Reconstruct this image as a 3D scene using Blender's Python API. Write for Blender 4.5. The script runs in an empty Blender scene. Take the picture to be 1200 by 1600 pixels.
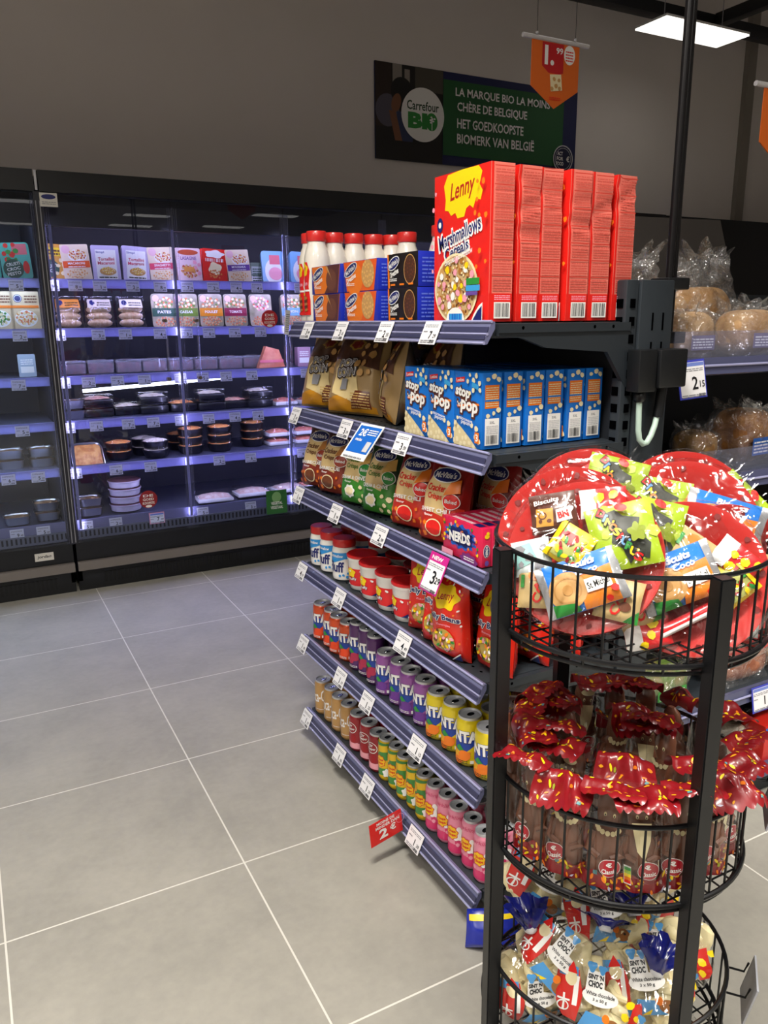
import bpy, bmesh, math, random
from math import sin, cos, pi, radians, sqrt
from mathutils import Vector, Matrix, noise
from mathutils.geometry import tessellate_polygon

SC = bpy.context.scene
COL = SC.collection

# ---------------------------------------------------------------- camera
CAM_H = 1.3585
YAW, PITCH, ROLL = 0.4875, -0.2407, -0.0095
cam_data = bpy.data.cameras.new('camera')
cam = bpy.data.objects.new('camera', cam_data)
COL.objects.link(cam)
cam_data.sensor_fit = 'VERTICAL'
cam_data.sensor_height = 36.0
cam_data.lens = 1229.02 / 1600 * 36.0
cam_data.clip_start = 0.02
_f = Vector((sin(YAW) * cos(PITCH), cos(YAW) * cos(PITCH), sin(PITCH)))
_r = Vector((cos(YAW), -sin(YAW), 0))
_u = _r.cross(_f)
_rr = _r * cos(ROLL) + _u * sin(ROLL)
_uu = -_r * sin(ROLL) + _u * cos(ROLL)
cam.matrix_world = Matrix(((_rr.x, _uu.x, -_f.x, 0), (_rr.y, _uu.y, -_f.y, 0), (_rr.z, _uu.z, -_f.z, CAM_H), (0, 0, 0, 1)))
SC.camera = cam

# ---------------------------------------------------------------- exposure, world, light levels
SC.view_settings.view_transform = 'Standard'
SC.view_settings.look = 'None'
SC.view_settings.gamma = 1.0
SC.view_settings.use_curve_mapping = False
SC.view_settings.exposure = 0.0
SC.cycles.transparent_max_bounces = 24
SC.cycles.max_bounces = 8
SC.cycles.sample_clamp_indirect = 4.0
LAMP_STRENGTH = 50.0      # ceiling panels
LAMP_COLOR = (1.0, 0.95, 0.87)
LED_STRENGTH = 30.0        # strips in the refrigerated cabinets
LED_COLOR = (0.70, 0.65, 1.0)
LED_COLOR_LEFT = (0.70, 0.84, 1.0)
world = bpy.data.worlds.new('world')
SC.world = world
world.use_nodes = True
world.node_tree.nodes['Background'].inputs[0].default_value = (0.9, 0.93, 1.0, 1)
world.node_tree.nodes['Background'].inputs[1].default_value = 0.06

# ---------------------------------------------------------------- materials
MATS = {}
def lin(h):
    h = h.lstrip('#')
    o = []
    for i in (0, 2, 4):
        c = int(h[i:i + 2], 16) / 255
        o.append(c / 12.92 if c <= 0.04045 else ((c + 0.055) / 1.055) ** 2.4)
    return tuple(o) + (1.0,)

def mat(name, hexc, rough=0.5, metal=0.0, emit=0.0, emit_col=None, alpha=None, coat=0.0, spec=0.5, bump=None, vary=None):
    if name in MATS: return MATS[name]
    m = bpy.data.materials.new(name); m.use_nodes = True
    nt = m.node_tree; b = nt.nodes['Principled BSDF']
    b.inputs['Base Color'].default_value = lin(hexc) if isinstance(hexc, str) else tuple(hexc) + (1,)
    b.inputs['Roughness'].default_value = rough
    b.inputs['Metallic'].default_value = metal
    b.inputs['Coat Weight'].default_value = coat
    b.inputs['Specular IOR Level'].default_value = spec
    if emit:
        b.inputs['Emission Color'].default_value = (tuple(emit_col) + (1,)) if emit_col else lin(hexc)
        b.inputs['Emission Strength'].default_value = emit
    if vary or bump:
        tc = nt.nodes.new('ShaderNodeTexCoord')
    if vary:   # (scale, second colour)
        n = nt.nodes.new('ShaderNodeTexNoise'); n.inputs['Scale'].default_value = vary[0]; n.inputs['Detail'].default_value = 4
        r = nt.nodes.new('ShaderNodeValToRGB'); r.color_ramp.elements[0].position = .38; r.color_ramp.elements[1].position = .62
        r.color_ramp.elements[0].color = lin(hexc); r.color_ramp.elements[1].color = lin(vary[1])
        nt.links.new(tc.outputs['Object'], n.inputs['Vector']); nt.links.new(n.outputs['Fac'], r.inputs['Fac']); nt.links.new(r.outputs['Color'], b.inputs['Base Color'])
    if bump:   # (scale, strength, distance)
        n = nt.nodes.new('ShaderNodeTexNoise'); n.inputs['Scale'].default_value = bump[0]; n.inputs['Detail'].default_value = 3
        bp = nt.nodes.new('ShaderNodeBump'); bp.inputs['Strength'].default_value = bump[1]; bp.inputs['Distance'].default_value = bump[2]
        nt.links.new(tc.outputs['Object'], n.inputs['Vector']); nt.links.new(n.outputs['Fac'], bp.inputs['Height']); nt.links.new(bp.outputs['Normal'], b.inputs['Normal'])
    MATS[name] = m
    return m

def clear(name, tint='#ffffff', fac=0.9, rough=0.05, scale=0, strength=0.5, haze=0.0, cap=1.0):
    """thin clear plastic or glass: transparent with a fresnel gloss, optional wrinkle bump and a little haze"""
    if name in MATS: return MATS[name]
    m = bpy.data.materials.new(name); m.use_nodes = True
    nt = m.node_tree; nt.nodes.clear()
    out = nt.nodes.new('ShaderNodeOutputMaterial'); mx = nt.nodes.new('ShaderNodeMixShader')
    t = nt.nodes.new('ShaderNodeBsdfTransparent'); t.inputs[0].default_value = lin(tint)
    g = nt.nodes.new('ShaderNodeBsdfGlossy'); g.inputs['Roughness'].default_value = rough
    fr = nt.nodes.new('ShaderNodeLayerWeight'); fr.inputs['Blend'].default_value = .5
    pw = nt.nodes.new('ShaderNodeMath'); pw.operation = 'POWER'; pw.inputs[1].default_value = 5.0
    mu = nt.nodes.new('ShaderNodeMath'); mu.operation = 'MULTIPLY_ADD'; mu.inputs[1].default_value = .92; mu.inputs[2].default_value = .045 * fac
    mn = nt.nodes.new('ShaderNodeMath'); mn.operation = 'MINIMUM'; mn.inputs[1].default_value = cap
    nt.links.new(fr.outputs['Facing'], pw.inputs[0]); nt.links.new(pw.outputs[0], mu.inputs[0]); nt.links.new(mu.outputs[0], mn.inputs[0]); nt.links.new(mn.outputs[0], mx.inputs[0])
    nt.links.new(g.outputs[0], mx.inputs[2])
    if haze:
        d = nt.nodes.new('ShaderNodeBsdfDiffuse'); d.inputs[0].default_value = lin(tint)
        m2 = nt.nodes.new('ShaderNodeMixShader'); m2.inputs[0].default_value = haze
        nt.links.new(t.outputs[0], m2.inputs[1]); nt.links.new(d.outputs[0], m2.inputs[2]); nt.links.new(m2.outputs[0], mx.inputs[1])
    else:
        nt.links.new(t.outputs[0], mx.inputs[1])
    if scale:
        tc = nt.nodes.new('ShaderNodeTexCoord'); n = nt.nodes.new('ShaderNodeTexNoise'); n.inputs['Scale'].default_value = scale; n.inputs['Detail'].default_value = 2
        n.inputs['Distortion'].default_value = 1.5
        bp = nt.nodes.new('ShaderNodeBump'); bp.inputs['Strength'].default_value = strength; bp.inputs['Distance'].default_value = 0.02
        nt.links.new(tc.outputs['Object'], n.inputs['Vector']); nt.links.new(n.outputs['Fac'], bp.inputs['Height'])
        nt.links.new(bp.outputs['Normal'], g.inputs['Normal'])
    nt.links.new(mx.outputs[0], out.inputs[0])
    MATS[name] = m
    return m

WHITE = mat('white print', '#f4f3f0', .45)
BLACK = mat('black print', '#16161a', .45)
NAVY = mat('navy print', '#1b2468', .4)
RED = mat('red print', '#e0201b', .4)
DRED = mat('dark red print', '#9c1420', .4)
YEL = mat('yellow print', '#f6d512', .4)
ORG = mat('orange print', '#ee7d1c', .4)
GRN = mat('green print', '#2f8f3a', .4)
BLU = mat('blue print', '#1766c8', .4)
CRM = mat('cream print', '#efe0b4', .5)
BRN = mat('brown print', '#6b3a22', .45)
TAN = mat('tan print', '#c99a5c', .5)
PNK = mat('pink print', '#f0a0b4', .4)
GRY = mat('grey print', '#8d8d93', .5)
LGRY = mat('pale grey print', '#c9c9cd', .5)
STEEL = mat('dark shelf steel', '#30363c', .42, .3)
BLACKM = mat('black coated metal', '#15171a', .38, .2)
FILM = clear('crinkled clear film', '#ffffff', 2.0, .12, 14, .6, cap=.34)
FILM_B = clear('bread bag film', '#ffffff', 4.0, .16, 30, 1.0, haze=.05, cap=.6)
FILM_SOFT = clear('smooth clear film', '#ffffff', 1.4, .12, 9, .35, cap=.3)
GLASS = clear('door glass', '#f2f6ff', .75, .0)
CLEARP = clear('clear plastic', '#eef0ff', 1.4, .12, haze=.05)
CHROME = mat('chrome', '#d7d9dd', .18, 1.0)
ALU = mat('aluminium', '#c3c5ca', .28, 1.0)

# ---------------------------------------------------------------- mesh builder
class MB:
    def __init__(s): s.v = []; s.f = []; s.m = []; s.mats = []; s.layer = 0
    def mi(s, m):
        if m not in s.mats: s.mats.append(m)
        return s.mats.index(m)
    def add(s, vs, fs, m):
        b = len(s.v); k = s.mi(m)
        s.v += [tuple(v) for v in vs]
        for f in fs: s.f.append(tuple(i + b for i in f)); s.m.append(k)
    def box(s, x0, x1, y0, y1, z0, z1, m, c=0.0):
        if c <= 0:
            vs = [(x, y, z) for z in (z0, z1) for y in (y0, y1) for x in (x0, x1)]
            s.add(vs, [(0, 2, 3, 1), (4, 5, 7, 6), (0, 1, 5, 4), (2, 6, 7, 3), (0, 4, 6, 2), (1, 3, 7, 5)], m); return
        bm = bmesh.new(); bmesh.ops.create_cube(bm, size=1)
        for v in bm.verts: v.co = Vector(((x0 + x1) / 2 + v.co.x * (x1 - x0), (y0 + y1) / 2 + v.co.y * (y1 - y0), (z0 + z1) / 2 + v.co.z * (z1 - z0)))
        bmesh.ops.bevel(bm, geom=bm.edges[:], offset=c, segments=2, affect='EDGES', profile=.5)
        s.bm(bm, m)
    def bm(s, bm, m):
        bm.verts.index_update()
        s.add([v.co[:] for v in bm.verts], [[v.index for v in f.verts] for f in bm.faces], m); bm.free()
    def lathe(s, prof, m, n=24, cx=0, cy=0, sx=1, sy=1, cap=True):
        vs = [(cx + r * sx * cos(2 * pi * i / n), cy + r * sy * sin(2 * pi * i / n), z) for r, z in prof for i in range(n)]
        fs = [(j * n + i, j * n + (i + 1) % n, (j + 1) * n + (i + 1) % n, (j + 1) * n + i) for j in range(len(prof) - 1) for i in range(n)]
        if cap:
            fs.append(tuple(range(n - 1, -1, -1))); fs.append(tuple((len(prof) - 1) * n + i for i in range(n)))
        s.add(vs, fs, m)
    def tube(s, pts, r, m, n=8, closed=False):
        P = [Vector(p) for p in pts]; N = len(P); vs = []; fs = []
        for i, p in enumerate(P):
            a = P[(i - 1) % N] if (closed or i > 0) else p
            b = P[(i + 1) % N] if (closed or i < N - 1) else p
            t = (b - a).normalized()
            up = Vector((0, 0, 1)) if abs(t.z) < .95 else Vector((1, 0, 0))
            e1 = t.cross(up).normalized(); e2 = e1.cross(t)
            rr = r[i] if isinstance(r, (list, tuple)) else r
            vs += [p + (e1 * cos(2 * pi * k / n) + e2 * sin(2 * pi * k / n)) * rr for k in range(n)]
        for i in range(N if closed else N - 1):
            j = (i + 1) % N
            fs += [(i * n + k, i * n + (k + 1) % n, j * n + (k + 1) % n, j * n + k) for k in range(n)]
        if not closed: fs += [tuple(range(n - 1, -1, -1)), tuple((N - 1) * n + k for k in range(n))]
        s.add(vs, fs, m)
    def prism(s, poly, f0, f1, m):
        """poly of 2D points, f0/f1 map (a,b) to the two end faces"""
        n = len(poly); vs = [f0(*p) for p in poly] + [f1(*p) for p in poly]
        tri = tessellate_polygon([[Vector((p[0], p[1], 0)) for p in poly]])
        fs = [tuple(t) for t in tri] + [tuple(i + n for i in reversed(t)) for t in tri]
        fs += [(i, i + n, (i + 1) % n + n, (i + 1) % n) for i in range(n)]
        s.add(vs, fs, m)
    def grid(s, fn, nu, nv, m, wrap=False):
        vs = [fn(i / nu, j / nv) for j in range(nv + 1) for i in range(nu if wrap else nu + 1)]
        w = nu if wrap else nu + 1
        fs = [(j * w + i, j * w + (i + 1) % w, (j + 1) * w + (i + 1) % w, (j + 1) * w + i) for j in range(nv) for i in range(nu)]
        s.add(vs, fs, m)
    def ball(s, c, r, m, sub=2, sq=(1, 1, 1)):
        bm = bmesh.new(); bmesh.ops.create_icosphere(bm, subdivisions=sub, radius=1)
        for v in bm.verts: v.co = Vector((c[0] + v.co.x * r * sq[0], c[1] + v.co.y * r * sq[1], c[2] + v.co.z * r * sq[2]))
        s.bm(bm, m)
    # printed shapes laid on a surface map f(u, v, h)
    def decals(s, D, f, cut=None, base=.0004, step=.0003):
        for k, (vs, fs, m) in enumerate(D.items):
            h = base + step * D.lay[k]
            if cut:
                bm = bmesh.new(); bv = [bm.verts.new((a, b, 0)) for a, b in vs]
                for q in fs:
                    try: bm.faces.new([bv[i] for i in q])
                    except ValueError: pass
                for ax in (0, 1):
                    c = cut[ax]
                    if not c: continue
                    lo = min(p[ax] for p in vs); hi = max(p[ax] for p in vs)
                    i = math.ceil(lo / c + 1e-6)
                    while i * c < hi - 1e-6:
                        co = [0, 0, 0]; co[ax] = i * c; no = [0, 0, 0]; no[ax] = 1
                        bmesh.ops.bisect_plane(bm, geom=bm.verts[:] + bm.edges[:] + bm.faces[:], plane_co=co, plane_no=no); i += 1
                bm.verts.index_update()
                s.add([f(v.co.x, v.co.y, h) for v in bm.verts], [[v.index for v in q.verts] for q in bm.faces], m); bm.free()
            else:
                s.add([f(a, b, h) for a, b in vs], fs, m)
    def mesh(s, name, sharp=40):
        me = bpy.data.meshes.new(name)
        me.from_pydata(s.v, [], s.f); 
        for m in s.mats: me.materials.append(m)
        me.polygons.foreach_set('material_index', s.m)
        me.polygons.foreach_set('use_smooth', [True] * len(s.f))
        me.validate(); me.update()
        if sharp is not None: me.set_sharp_from_angle(angle=radians(sharp))
        return me
    def obj(s, name, parent=None, loc=(0, 0, 0), rot=(0, 0, 0), sharp=40):
        o = bpy.data.objects.new(name, s.mesh(name, sharp)); COL.objects.link(o)
        o.location = loc; o.rotation_euler = rot
        if parent: o.parent = parent
        return o

_TXT = {}
def text2d(t, bold=0.0, shear=0.0):
    k = (t, bold, shear)
    if k in _TXT: return _TXT[k]
    c = bpy.data.curves.new('t', 'FONT'); c.body = t; c.size = 1; c.offset = bold; c.shear = shear; c.resolution_u = 2; c.fill_mode = 'FRONT'
    o = bpy.data.objects.new('t', c); COL.objects.link(o)
    dg = bpy.context.evaluated_depsgraph_get(); dg.update()
    me = o.evaluated_get(dg).to_mesh()
    vs = [(v.co.x, v.co.y) for v in me.vertices]; fs = [tuple(p.vertices) for p in me.polygons]
    o.evaluated_get(dg).to_mesh_clear()
    bpy.data.objects.remove(o); bpy.data.curves.remove(c)
    _TXT[k] = (vs, fs)
    return vs, fs

class D:
    """a list of flat printed shapes in (u, v)"""
    def __init__(s): s.items = []; s.lay = []; s.l = 0
    def _add(s, vs, fs, m): s.items.append((vs, fs, m)); s.lay.append(s.l); s.l += 1; return s
    def rect(s, x0, y0, x1, y1, m): return s._add([(x0, y0), (x1, y0), (x1, y1), (x0, y1)], [(0, 1, 2, 3)], m)
    def poly(s, pts, m):
        tri = tessellate_polygon([[Vector((p[0], p[1], 0)) for p in pts]])
        fs = []
        for t in tri:
            a, b, c = [pts[i] for i in t]
            fs.append(tuple(t) if (b[0] - a[0]) * (c[1] - a[1]) - (b[1] - a[1]) * (c[0] - a[0]) > 0 else tuple(reversed(t)))
        return s._add(list(pts), fs, m)
    def ell(s, cx, cy, rx, ry, m, n=20, rot=0):
        return s._add([(cx, cy)] + [(cx + rx * cos(a) * cos(rot) - ry * sin(a) * sin(rot), cy + rx * cos(a) * sin(rot) + ry * sin(a) * cos(rot)) for a in [2 * pi * i / n for i in range(n)]],
                      [(0, i + 1, (i + 1) % n + 1) for i in range(n)], m)
    def ring(s, cx, cy, rx, ry, w, m, n=20):
        o = [(cx + rx * cos(2 * pi * i / n), cy + ry * sin(2 * pi * i / n)) for i in range(n)]
        q = [(cx + (rx - w) * cos(2 * pi * i / n), cy + (ry - w) * sin(2 * pi * i / n)) for i in range(n)]
        return s._add(o + q, [(i, (i + 1) % n, n + (i + 1) % n, n + i) for i in range(n)], m)
    def blob(s, cx, cy, rx, ry, k, amp, m, seed=0, n=48):
        pts = [(cx + rx * (1 + amp * sin(k * a + seed)) * cos(a), cy + ry * (1 + amp * sin(k * a + seed)) * sin(a)) for a in [2 * pi * i / n for i in range(n)]]
        return s._add([(cx, cy)] + pts, [(0, i + 1, (i + 1) % n + 1) for i in range(n)], m)
    def txt(s, t, cx, cy, w, h, m, rot=0, bold=.02, shear=0):
        vs, fs = text2d(t, bold, shear)
        if not vs: return s
        x0 = min(v[0] for v in vs); x1 = max(v[0] for v in vs); y0 = min(v[1] for v in vs); y1 = max(v[1] for v in vs)
        sx = w / (x1 - x0) if w else h / (y1 - y0); sy = h / (y1 - y0) if h else sx
        c, q = cos(rot), sin(rot); o = []
        for x, y in vs:
            a = (x - (x0 + x1) / 2) * sx; b = (y - (y0 + y1) / 2) * sy
            o.append((cx + a * c - b * q, cy + a * q + b * c))
        return s._add(o, fs, m)
    def lines(s, x0, y0, x1, y1, n, m, fill=.45, seed=0):
        rnd = random.Random(seed); vs = []; fs = []; dy = (y1 - y0) / n
        for i in range(n):
            x = x0
            while x < x1 - .02 * (x1 - x0):
                w = min((x1 - x0) * rnd.uniform(.08, .3), x1 - x); b = len(vs)
                vs += [(x, y0 + dy * i), (x + w, y0 + dy * i), (x + w, y0 + dy * (i + fill)), (x, y0 + dy * (i + fill))]; fs.append((b, b + 1, b + 2, b + 3))
                x += w + (x1 - x0) * .03
        return s._add(vs, fs, m)
    def bars(s, x0, y0, x1, y1, n, m, seed=0):
        rnd = random.Random(seed); vs = []; fs = []; dx = (x1 - x0) / n
        for i in range(n):
            w = dx * rnd.uniform(.25, .75); b = len(vs)
            vs += [(x0 + dx * i, y0), (x0 + dx * i + w, y0), (x0 + dx * i + w, y1), (x0 + dx * i, y1)]; fs.append((b, b + 1, b + 2, b + 3))
        return s._add(vs, fs, m)
    def scatter(s, x0, y0, x1, y1, n, r, m, seed=0, inside=None, sides=7, flat=1.0):
        rnd = random.Random(seed); vs = []; fs = []; done = []
        for _ in range(n):
            for _t in range(30):
                x, y = rnd.uniform(x0, x1), rnd.uniform(y0, y1)
                if (not inside or inside(x, y)) and all((x - a) ** 2 + (y - c) ** 2 > (2.1 * r) ** 2 for a, c in done): break
            else: continue
            done.append((x, y))
            b = len(vs); q = r * rnd.uniform(.75, 1.15); a0 = rnd.uniform(0, 6); vs.append((x, y))
            for i in range(sides):
                a = 2 * pi * i / sides; k = q * rnd.uniform(.75, 1.05)
                u, w = k * cos(a), k * flat * sin(a)
                vs.append((x + u * cos(a0) - w * sin(a0), y + u * sin(a0) + w * cos(a0)))
            fs += [(b, b + 1 + i, b + 1 + (i + 1) % sides) for i in range(sides)]
        return s._add(vs, fs, m)

# ---------------------------------------------------------------- scene graph helpers
def tag(o, label, cat, group=None):
    o['label'] = label; o['category'] = cat
    if group: o['group'] = group
    return o
def empty(name, loc=(0, 0, 0), rot=(0, 0, 0)):
    o = bpy.data.objects.new(name, None); COL.objects.link(o); o.location = loc; o.rotation_euler = rot; o.empty_display_size = .05
    return o
def struct(o): o['kind'] = 'structure'; return o
def copy_tree(o, parent=None):
    c = o.copy(); COL.objects.link(c)
    if parent: c.parent = parent
    for ch in list(o.children): copy_tree(ch, c)
    return c
ORD = ['first', 'second', 'third', 'fourth', 'fifth', 'sixth', 'seventh', 'eighth', 'ninth', 'tenth', 'eleventh', 'twelfth', 'thirteenth', 'fourteenth']
FACE_X = (0, 0, -pi / 2)   # local front (-Y) turned to face -X
def fy(d):                 # flat front face at y = -d
    return lambda u, v, h: (u, -d - h, v)
def fside(w):              # +X side face, u along depth
    return lambda u, v, h: (w + h, u, v)
def ftop(z): return lambda u, v, h: (u, v, z + h)
def fcyl(r0, taper=lambda v: 1.0):
    return lambda u, v, h: ((r0 * taper(v) + h) * sin(u / r0), -(r0 * taper(v) + h) * cos(u / r0), v)
# ================================================================ room shell
def tile_mat():
    m = bpy.data.materials.new('stone floor tiles'); m.use_nodes = True
    nt = m.node_tree; b = nt.nodes['Principled BSDF']; L = nt.links.new
    g = nt.nodes.new('ShaderNodeNewGeometry'); sp = nt.nodes.new('ShaderNodeSeparateXYZ'); L(g.outputs['Position'], sp.inputs[0])
    def M(op, a, c=None):
        n = nt.nodes.new('ShaderNodeMath'); n.operation = op
        for i, v in enumerate((a, c)):
            if v is None: continue
            if isinstance(v, (int, float)): n.inputs[i].default_value = v
            else: L(v, n.inputs[i])
        return n.outputs[0]
    def edge(out, size, off):
        fr = M('FRACT', M('DIVIDE', M('SUBTRACT', out, off), size))
        return M('MULTIPLY', M('MINIMUM', fr, M('SUBTRACT', 1.0, fr)), size)
    SX, SY = 0.5593, 0.5624
    d = M('MINIMUM', edge(sp.outputs['X'], SX, -0.063 - 9 * SX), edge(sp.outputs['Y'], SY, 4.5359 - 30 * SY))
    line = M('LESS_THAN', d, 0.0022)
    n1 = nt.nodes.new('ShaderNodeTexNoise'); n1.inputs['Scale'].default_value = 3.2; n1.inputs['Detail'].default_value = 8; n1.inputs['Roughness'].default_value = .68
    n2 = nt.nodes.new('ShaderNodeTexNoise'); n2.inputs['Scale'].default_value = 45; n2.inputs['Detail'].default_value = 4
    L(g.outputs['Position'], n1.inputs['Vector']); L(g.outputs['Position'], n2.inputs['Vector'])
    f = M('ADD', M('MULTIPLY', n1.outputs['Fac'], .8), M('MULTIPLY', n2.outputs['Fac'], .2))
    r = nt.nodes.new('ShaderNodeValToRGB'); r.color_ramp.elements[0].position = .36; r.color_ramp.elements[1].position = .64
    r.color_ramp.elements[0].color = lin('#97948c'); r.color_ramp.elements[1].color = lin('#aaa69c'); L(f, r.inputs['Fac'])
    mx = nt.nodes.new('ShaderNodeMix'); mx.data_type = 'RGBA'; L(line, mx.inputs['Factor']); L(r.outputs['Color'], mx.inputs['A'])
    mx.inputs['B'].default_value = lin('#dcd9d0'); L(mx.outputs['Result'], b.inputs['Base Color'])
    b.inputs['Roughness'].default_value = .42; b.inputs['Specular IOR Level'].default_value = .45
    bp = nt.nodes.new('ShaderNodeBump'); bp.inputs['Strength'].default_value = .05; bp.inputs['Distance'].default_value = .004
    L(n2.outputs['Fac'], bp.inputs['Height']); L(bp.outputs['Normal'], b.inputs['Normal'])
    return m
RX0, RX1, RY0, RY1, RZ = -3.2, 9.0, -12.0, 5.0, 4.0
mb = MB(); mb.box(RX0, RX1, RY0, RY1 + .1, -.1, 0, tile_mat()); struct(mb.obj('floor'))
WALL = mat('grey painted wall', '#ddd6d1', .85, vary=(1.1, '#e2dbd6'))
CEIL = mat('grey ceiling', '#a5a19e', .9)
mb = MB(); mb.box(RX0, RX1, RY1, RY1 + .1, 0, RZ, WALL); struct(mb.obj('wall_back'))
mb = MB(); mb.box(RX0 - .1, RX0, RY0, RY1 + .1, 0, RZ, WALL); struct(mb.obj('wall_left'))
mb = MB(); mb.box(RX1, RX1 + .1, RY0, RY1 + .1, 0, RZ, WALL); struct(mb.obj('wall_right'))
mb = MB(); mb.box(RX0, RX1, RY0 - .1, RY0, 0, RZ, WALL); struct(mb.obj('wall_front'))
mb = MB(); mb.box(RX0, RX1, RY0, RY1 + .1, RZ, RZ + .1, CEIL); struct(mb.obj('ceiling'))
mb = MB(); mb.box(6.10, 6.20, 4.955, 5.0, 0, RZ, mat('pilaster paint', '#8f887f', .8)); struct(mb.obj('trim_1'))
TRUNK = mat('black trunking', '#17181b', .5)
mb = MB(); mb.box(1.2, 8.9, 4.46, 4.56, 3.38, 3.46, TRUNK, .004); tag(mb.obj('lighting_track'), 'black lighting track running along the back wall near the ceiling', 'track')
mb = MB(); mb.box(5.08, 5.16, -1.0, 4.45, 3.38, 3.46, TRUNK, .004); tag(mb.obj('lighting_track'), 'black lighting track crossing toward the viewer at top right corner', 'track')

# ================================================================ ceiling lamps
DIFF = mat('lamp diffuser', '#ffffff', .5, emit=1.7, emit_col=LAMP_COLOR)
HOUS = mat('lamp housing', '#d8d8d6', .4)
def ceiling_lamp(x, y, label, w=.78, d=.27, z=3.2, power=1.0, rz=0, spread=150):
    t = tag(empty('ceiling_lamp', (x, y, z), (0, 0, rz)), label, 'lamp', 'rectangular ceiling lamps')
    m = MB(); m.box(-w / 2 - .003, w / 2 + .003, -d / 2 - .003, d / 2 + .003, .012, .026, HOUS, .002); m.box(-.12, .12, -.05, .05, .026, .06, HOUS); m.obj('housing', t)
    m = MB(); m.box(-w / 2, w / 2, -d / 2, d / 2, .002, .011, DIFF); m.obj('diffuser', t)
    m = MB()
    for sx in (-1, 1): m.tube([(sx * w * .35, 0, .07), (sx * w * .35, 0, RZ - z)], .003, GRY, 6)
    m.obj('suspension_wire', t)
    ld = bpy.data.lights.new('lamp_light', 'AREA'); ld.shape = 'RECTANGLE'; ld.size = w; ld.size_y = d; ld.energy = LAMP_STRENGTH * power; ld.color = LAMP_COLOR; ld.spread = radians(spread)
    lo = bpy.data.objects.new('lamp_light', ld); COL.objects.link(lo); lo.parent = t; lo.location = (0, 0, 0)
    return t
ceiling_lamp(4.62, 4.22, 'lit white rectangular ceiling lamp at top right near the back wall', power=.006)
ceiling_lamp(.05, .55, 'rectangular ceiling lamp above the aisle beside the drinks shelf', power=1.5)
ceiling_lamp(.05, -1.6, 'rectangular ceiling lamp above the aisle behind the camera', power=.9)
ceiling_lamp(-1.7, .5, 'rectangular ceiling lamp left of the aisle, outside the picture', power=1.0)
ceiling_lamp(.05, 3.0, 'rectangular ceiling lamp above the aisle in front of the refrigerated cabinet', power=.02)
ceiling_lamp(2.3, -.5, 'rectangular ceiling lamp above the bread aisle', power=1.35, spread=95)
ceiling_lamp(2.6, 2.75, 'rectangular ceiling lamp between bread shelf and refrigerated cabinet', power=.03)
for x, y, l in [(1.24, -6.0, 'nearest left'), (1.2, -9.2, 'far left'), (3.33, -7.0, 'near middle'), (3.36, -8.7, 'far middle'), (5.1, -8.2, 'far right'), (5.44, -6.1, 'near right')]:
    ceiling_lamp(x, y, 'distant ceiling lamp %s seen mirrored in the cabinet glass' % l, w=.8, d=.3, power=.6)

# ================================================================ refrigerated cabinets
FB = mat('black cabinet enamel', '#0d0f13', .4)
FI = mat('dark cabinet interior', '#1a1b2c', .5)
FSH = mat('cabinet shelf enamel', '#4a4c60', .4)
def frosted(name, col):
    if name in MATS: return MATS[name]
    m = bpy.data.materials.new(name); m.use_nodes = True; nt = m.node_tree; nt.nodes.clear()
    o = nt.nodes.new('ShaderNodeOutputMaterial'); a = nt.nodes.new('ShaderNodeBsdfTranslucent'); d = nt.nodes.new('ShaderNodeBsdfDiffuse'); g = nt.nodes.new('ShaderNodeBsdfGlossy')
    a.inputs[0].default_value = lin(col); d.inputs[0].default_value = lin(col); g.inputs['Roughness'].default_value = .2
    x = nt.nodes.new('ShaderNodeMixShader'); x.inputs[0].default_value = .5; y = nt.nodes.new('ShaderNodeMixShader'); y.inputs[0].default_value = .08
    nt.links.new(a.outputs[0], x.inputs[1]); nt.links.new(d.outputs[0], x.inputs[2]); nt.links.new(x.outputs[0], y.inputs[1]); nt.links.new(g.outputs[0], y.inputs[2]); nt.links.new(y.outputs[0], o.inputs[0])
    MATS[name] = m; return m
FRAIL = frosted('frosted price rail', '#8e8db2')
FTAG = frosted('frosted tag paper', '#f4f3fa')
LED_R = mat('violet led strip', '#b0a8ff', .5, emit=LED_STRENGTH, emit_col=LED_COLOR)
LED_L = mat('cool led strip', '#c0d8ff', .5, emit=LED_STRENGTH * .95, emit_col=LED_COLOR_LEFT)
LED_V = mat('violet mullion led', '#b0a8ff', .5, emit=30.0, emit_col=LED_COLOR)
LED_VL = mat('cool mullion led', '#b0a8ff', .5, emit=28.0, emit_col=LED_COLOR_LEFT)
SHZ = [1.554, 1.323, 1.094, .874, .643]
DECK = .363
BEIGE = mat('beige bumper rail', '#77706a', .5)
VENT = mat('vent slot', '#050506', .6)
GRILL = mat('air grille', '#5b5c68', .45)
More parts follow.
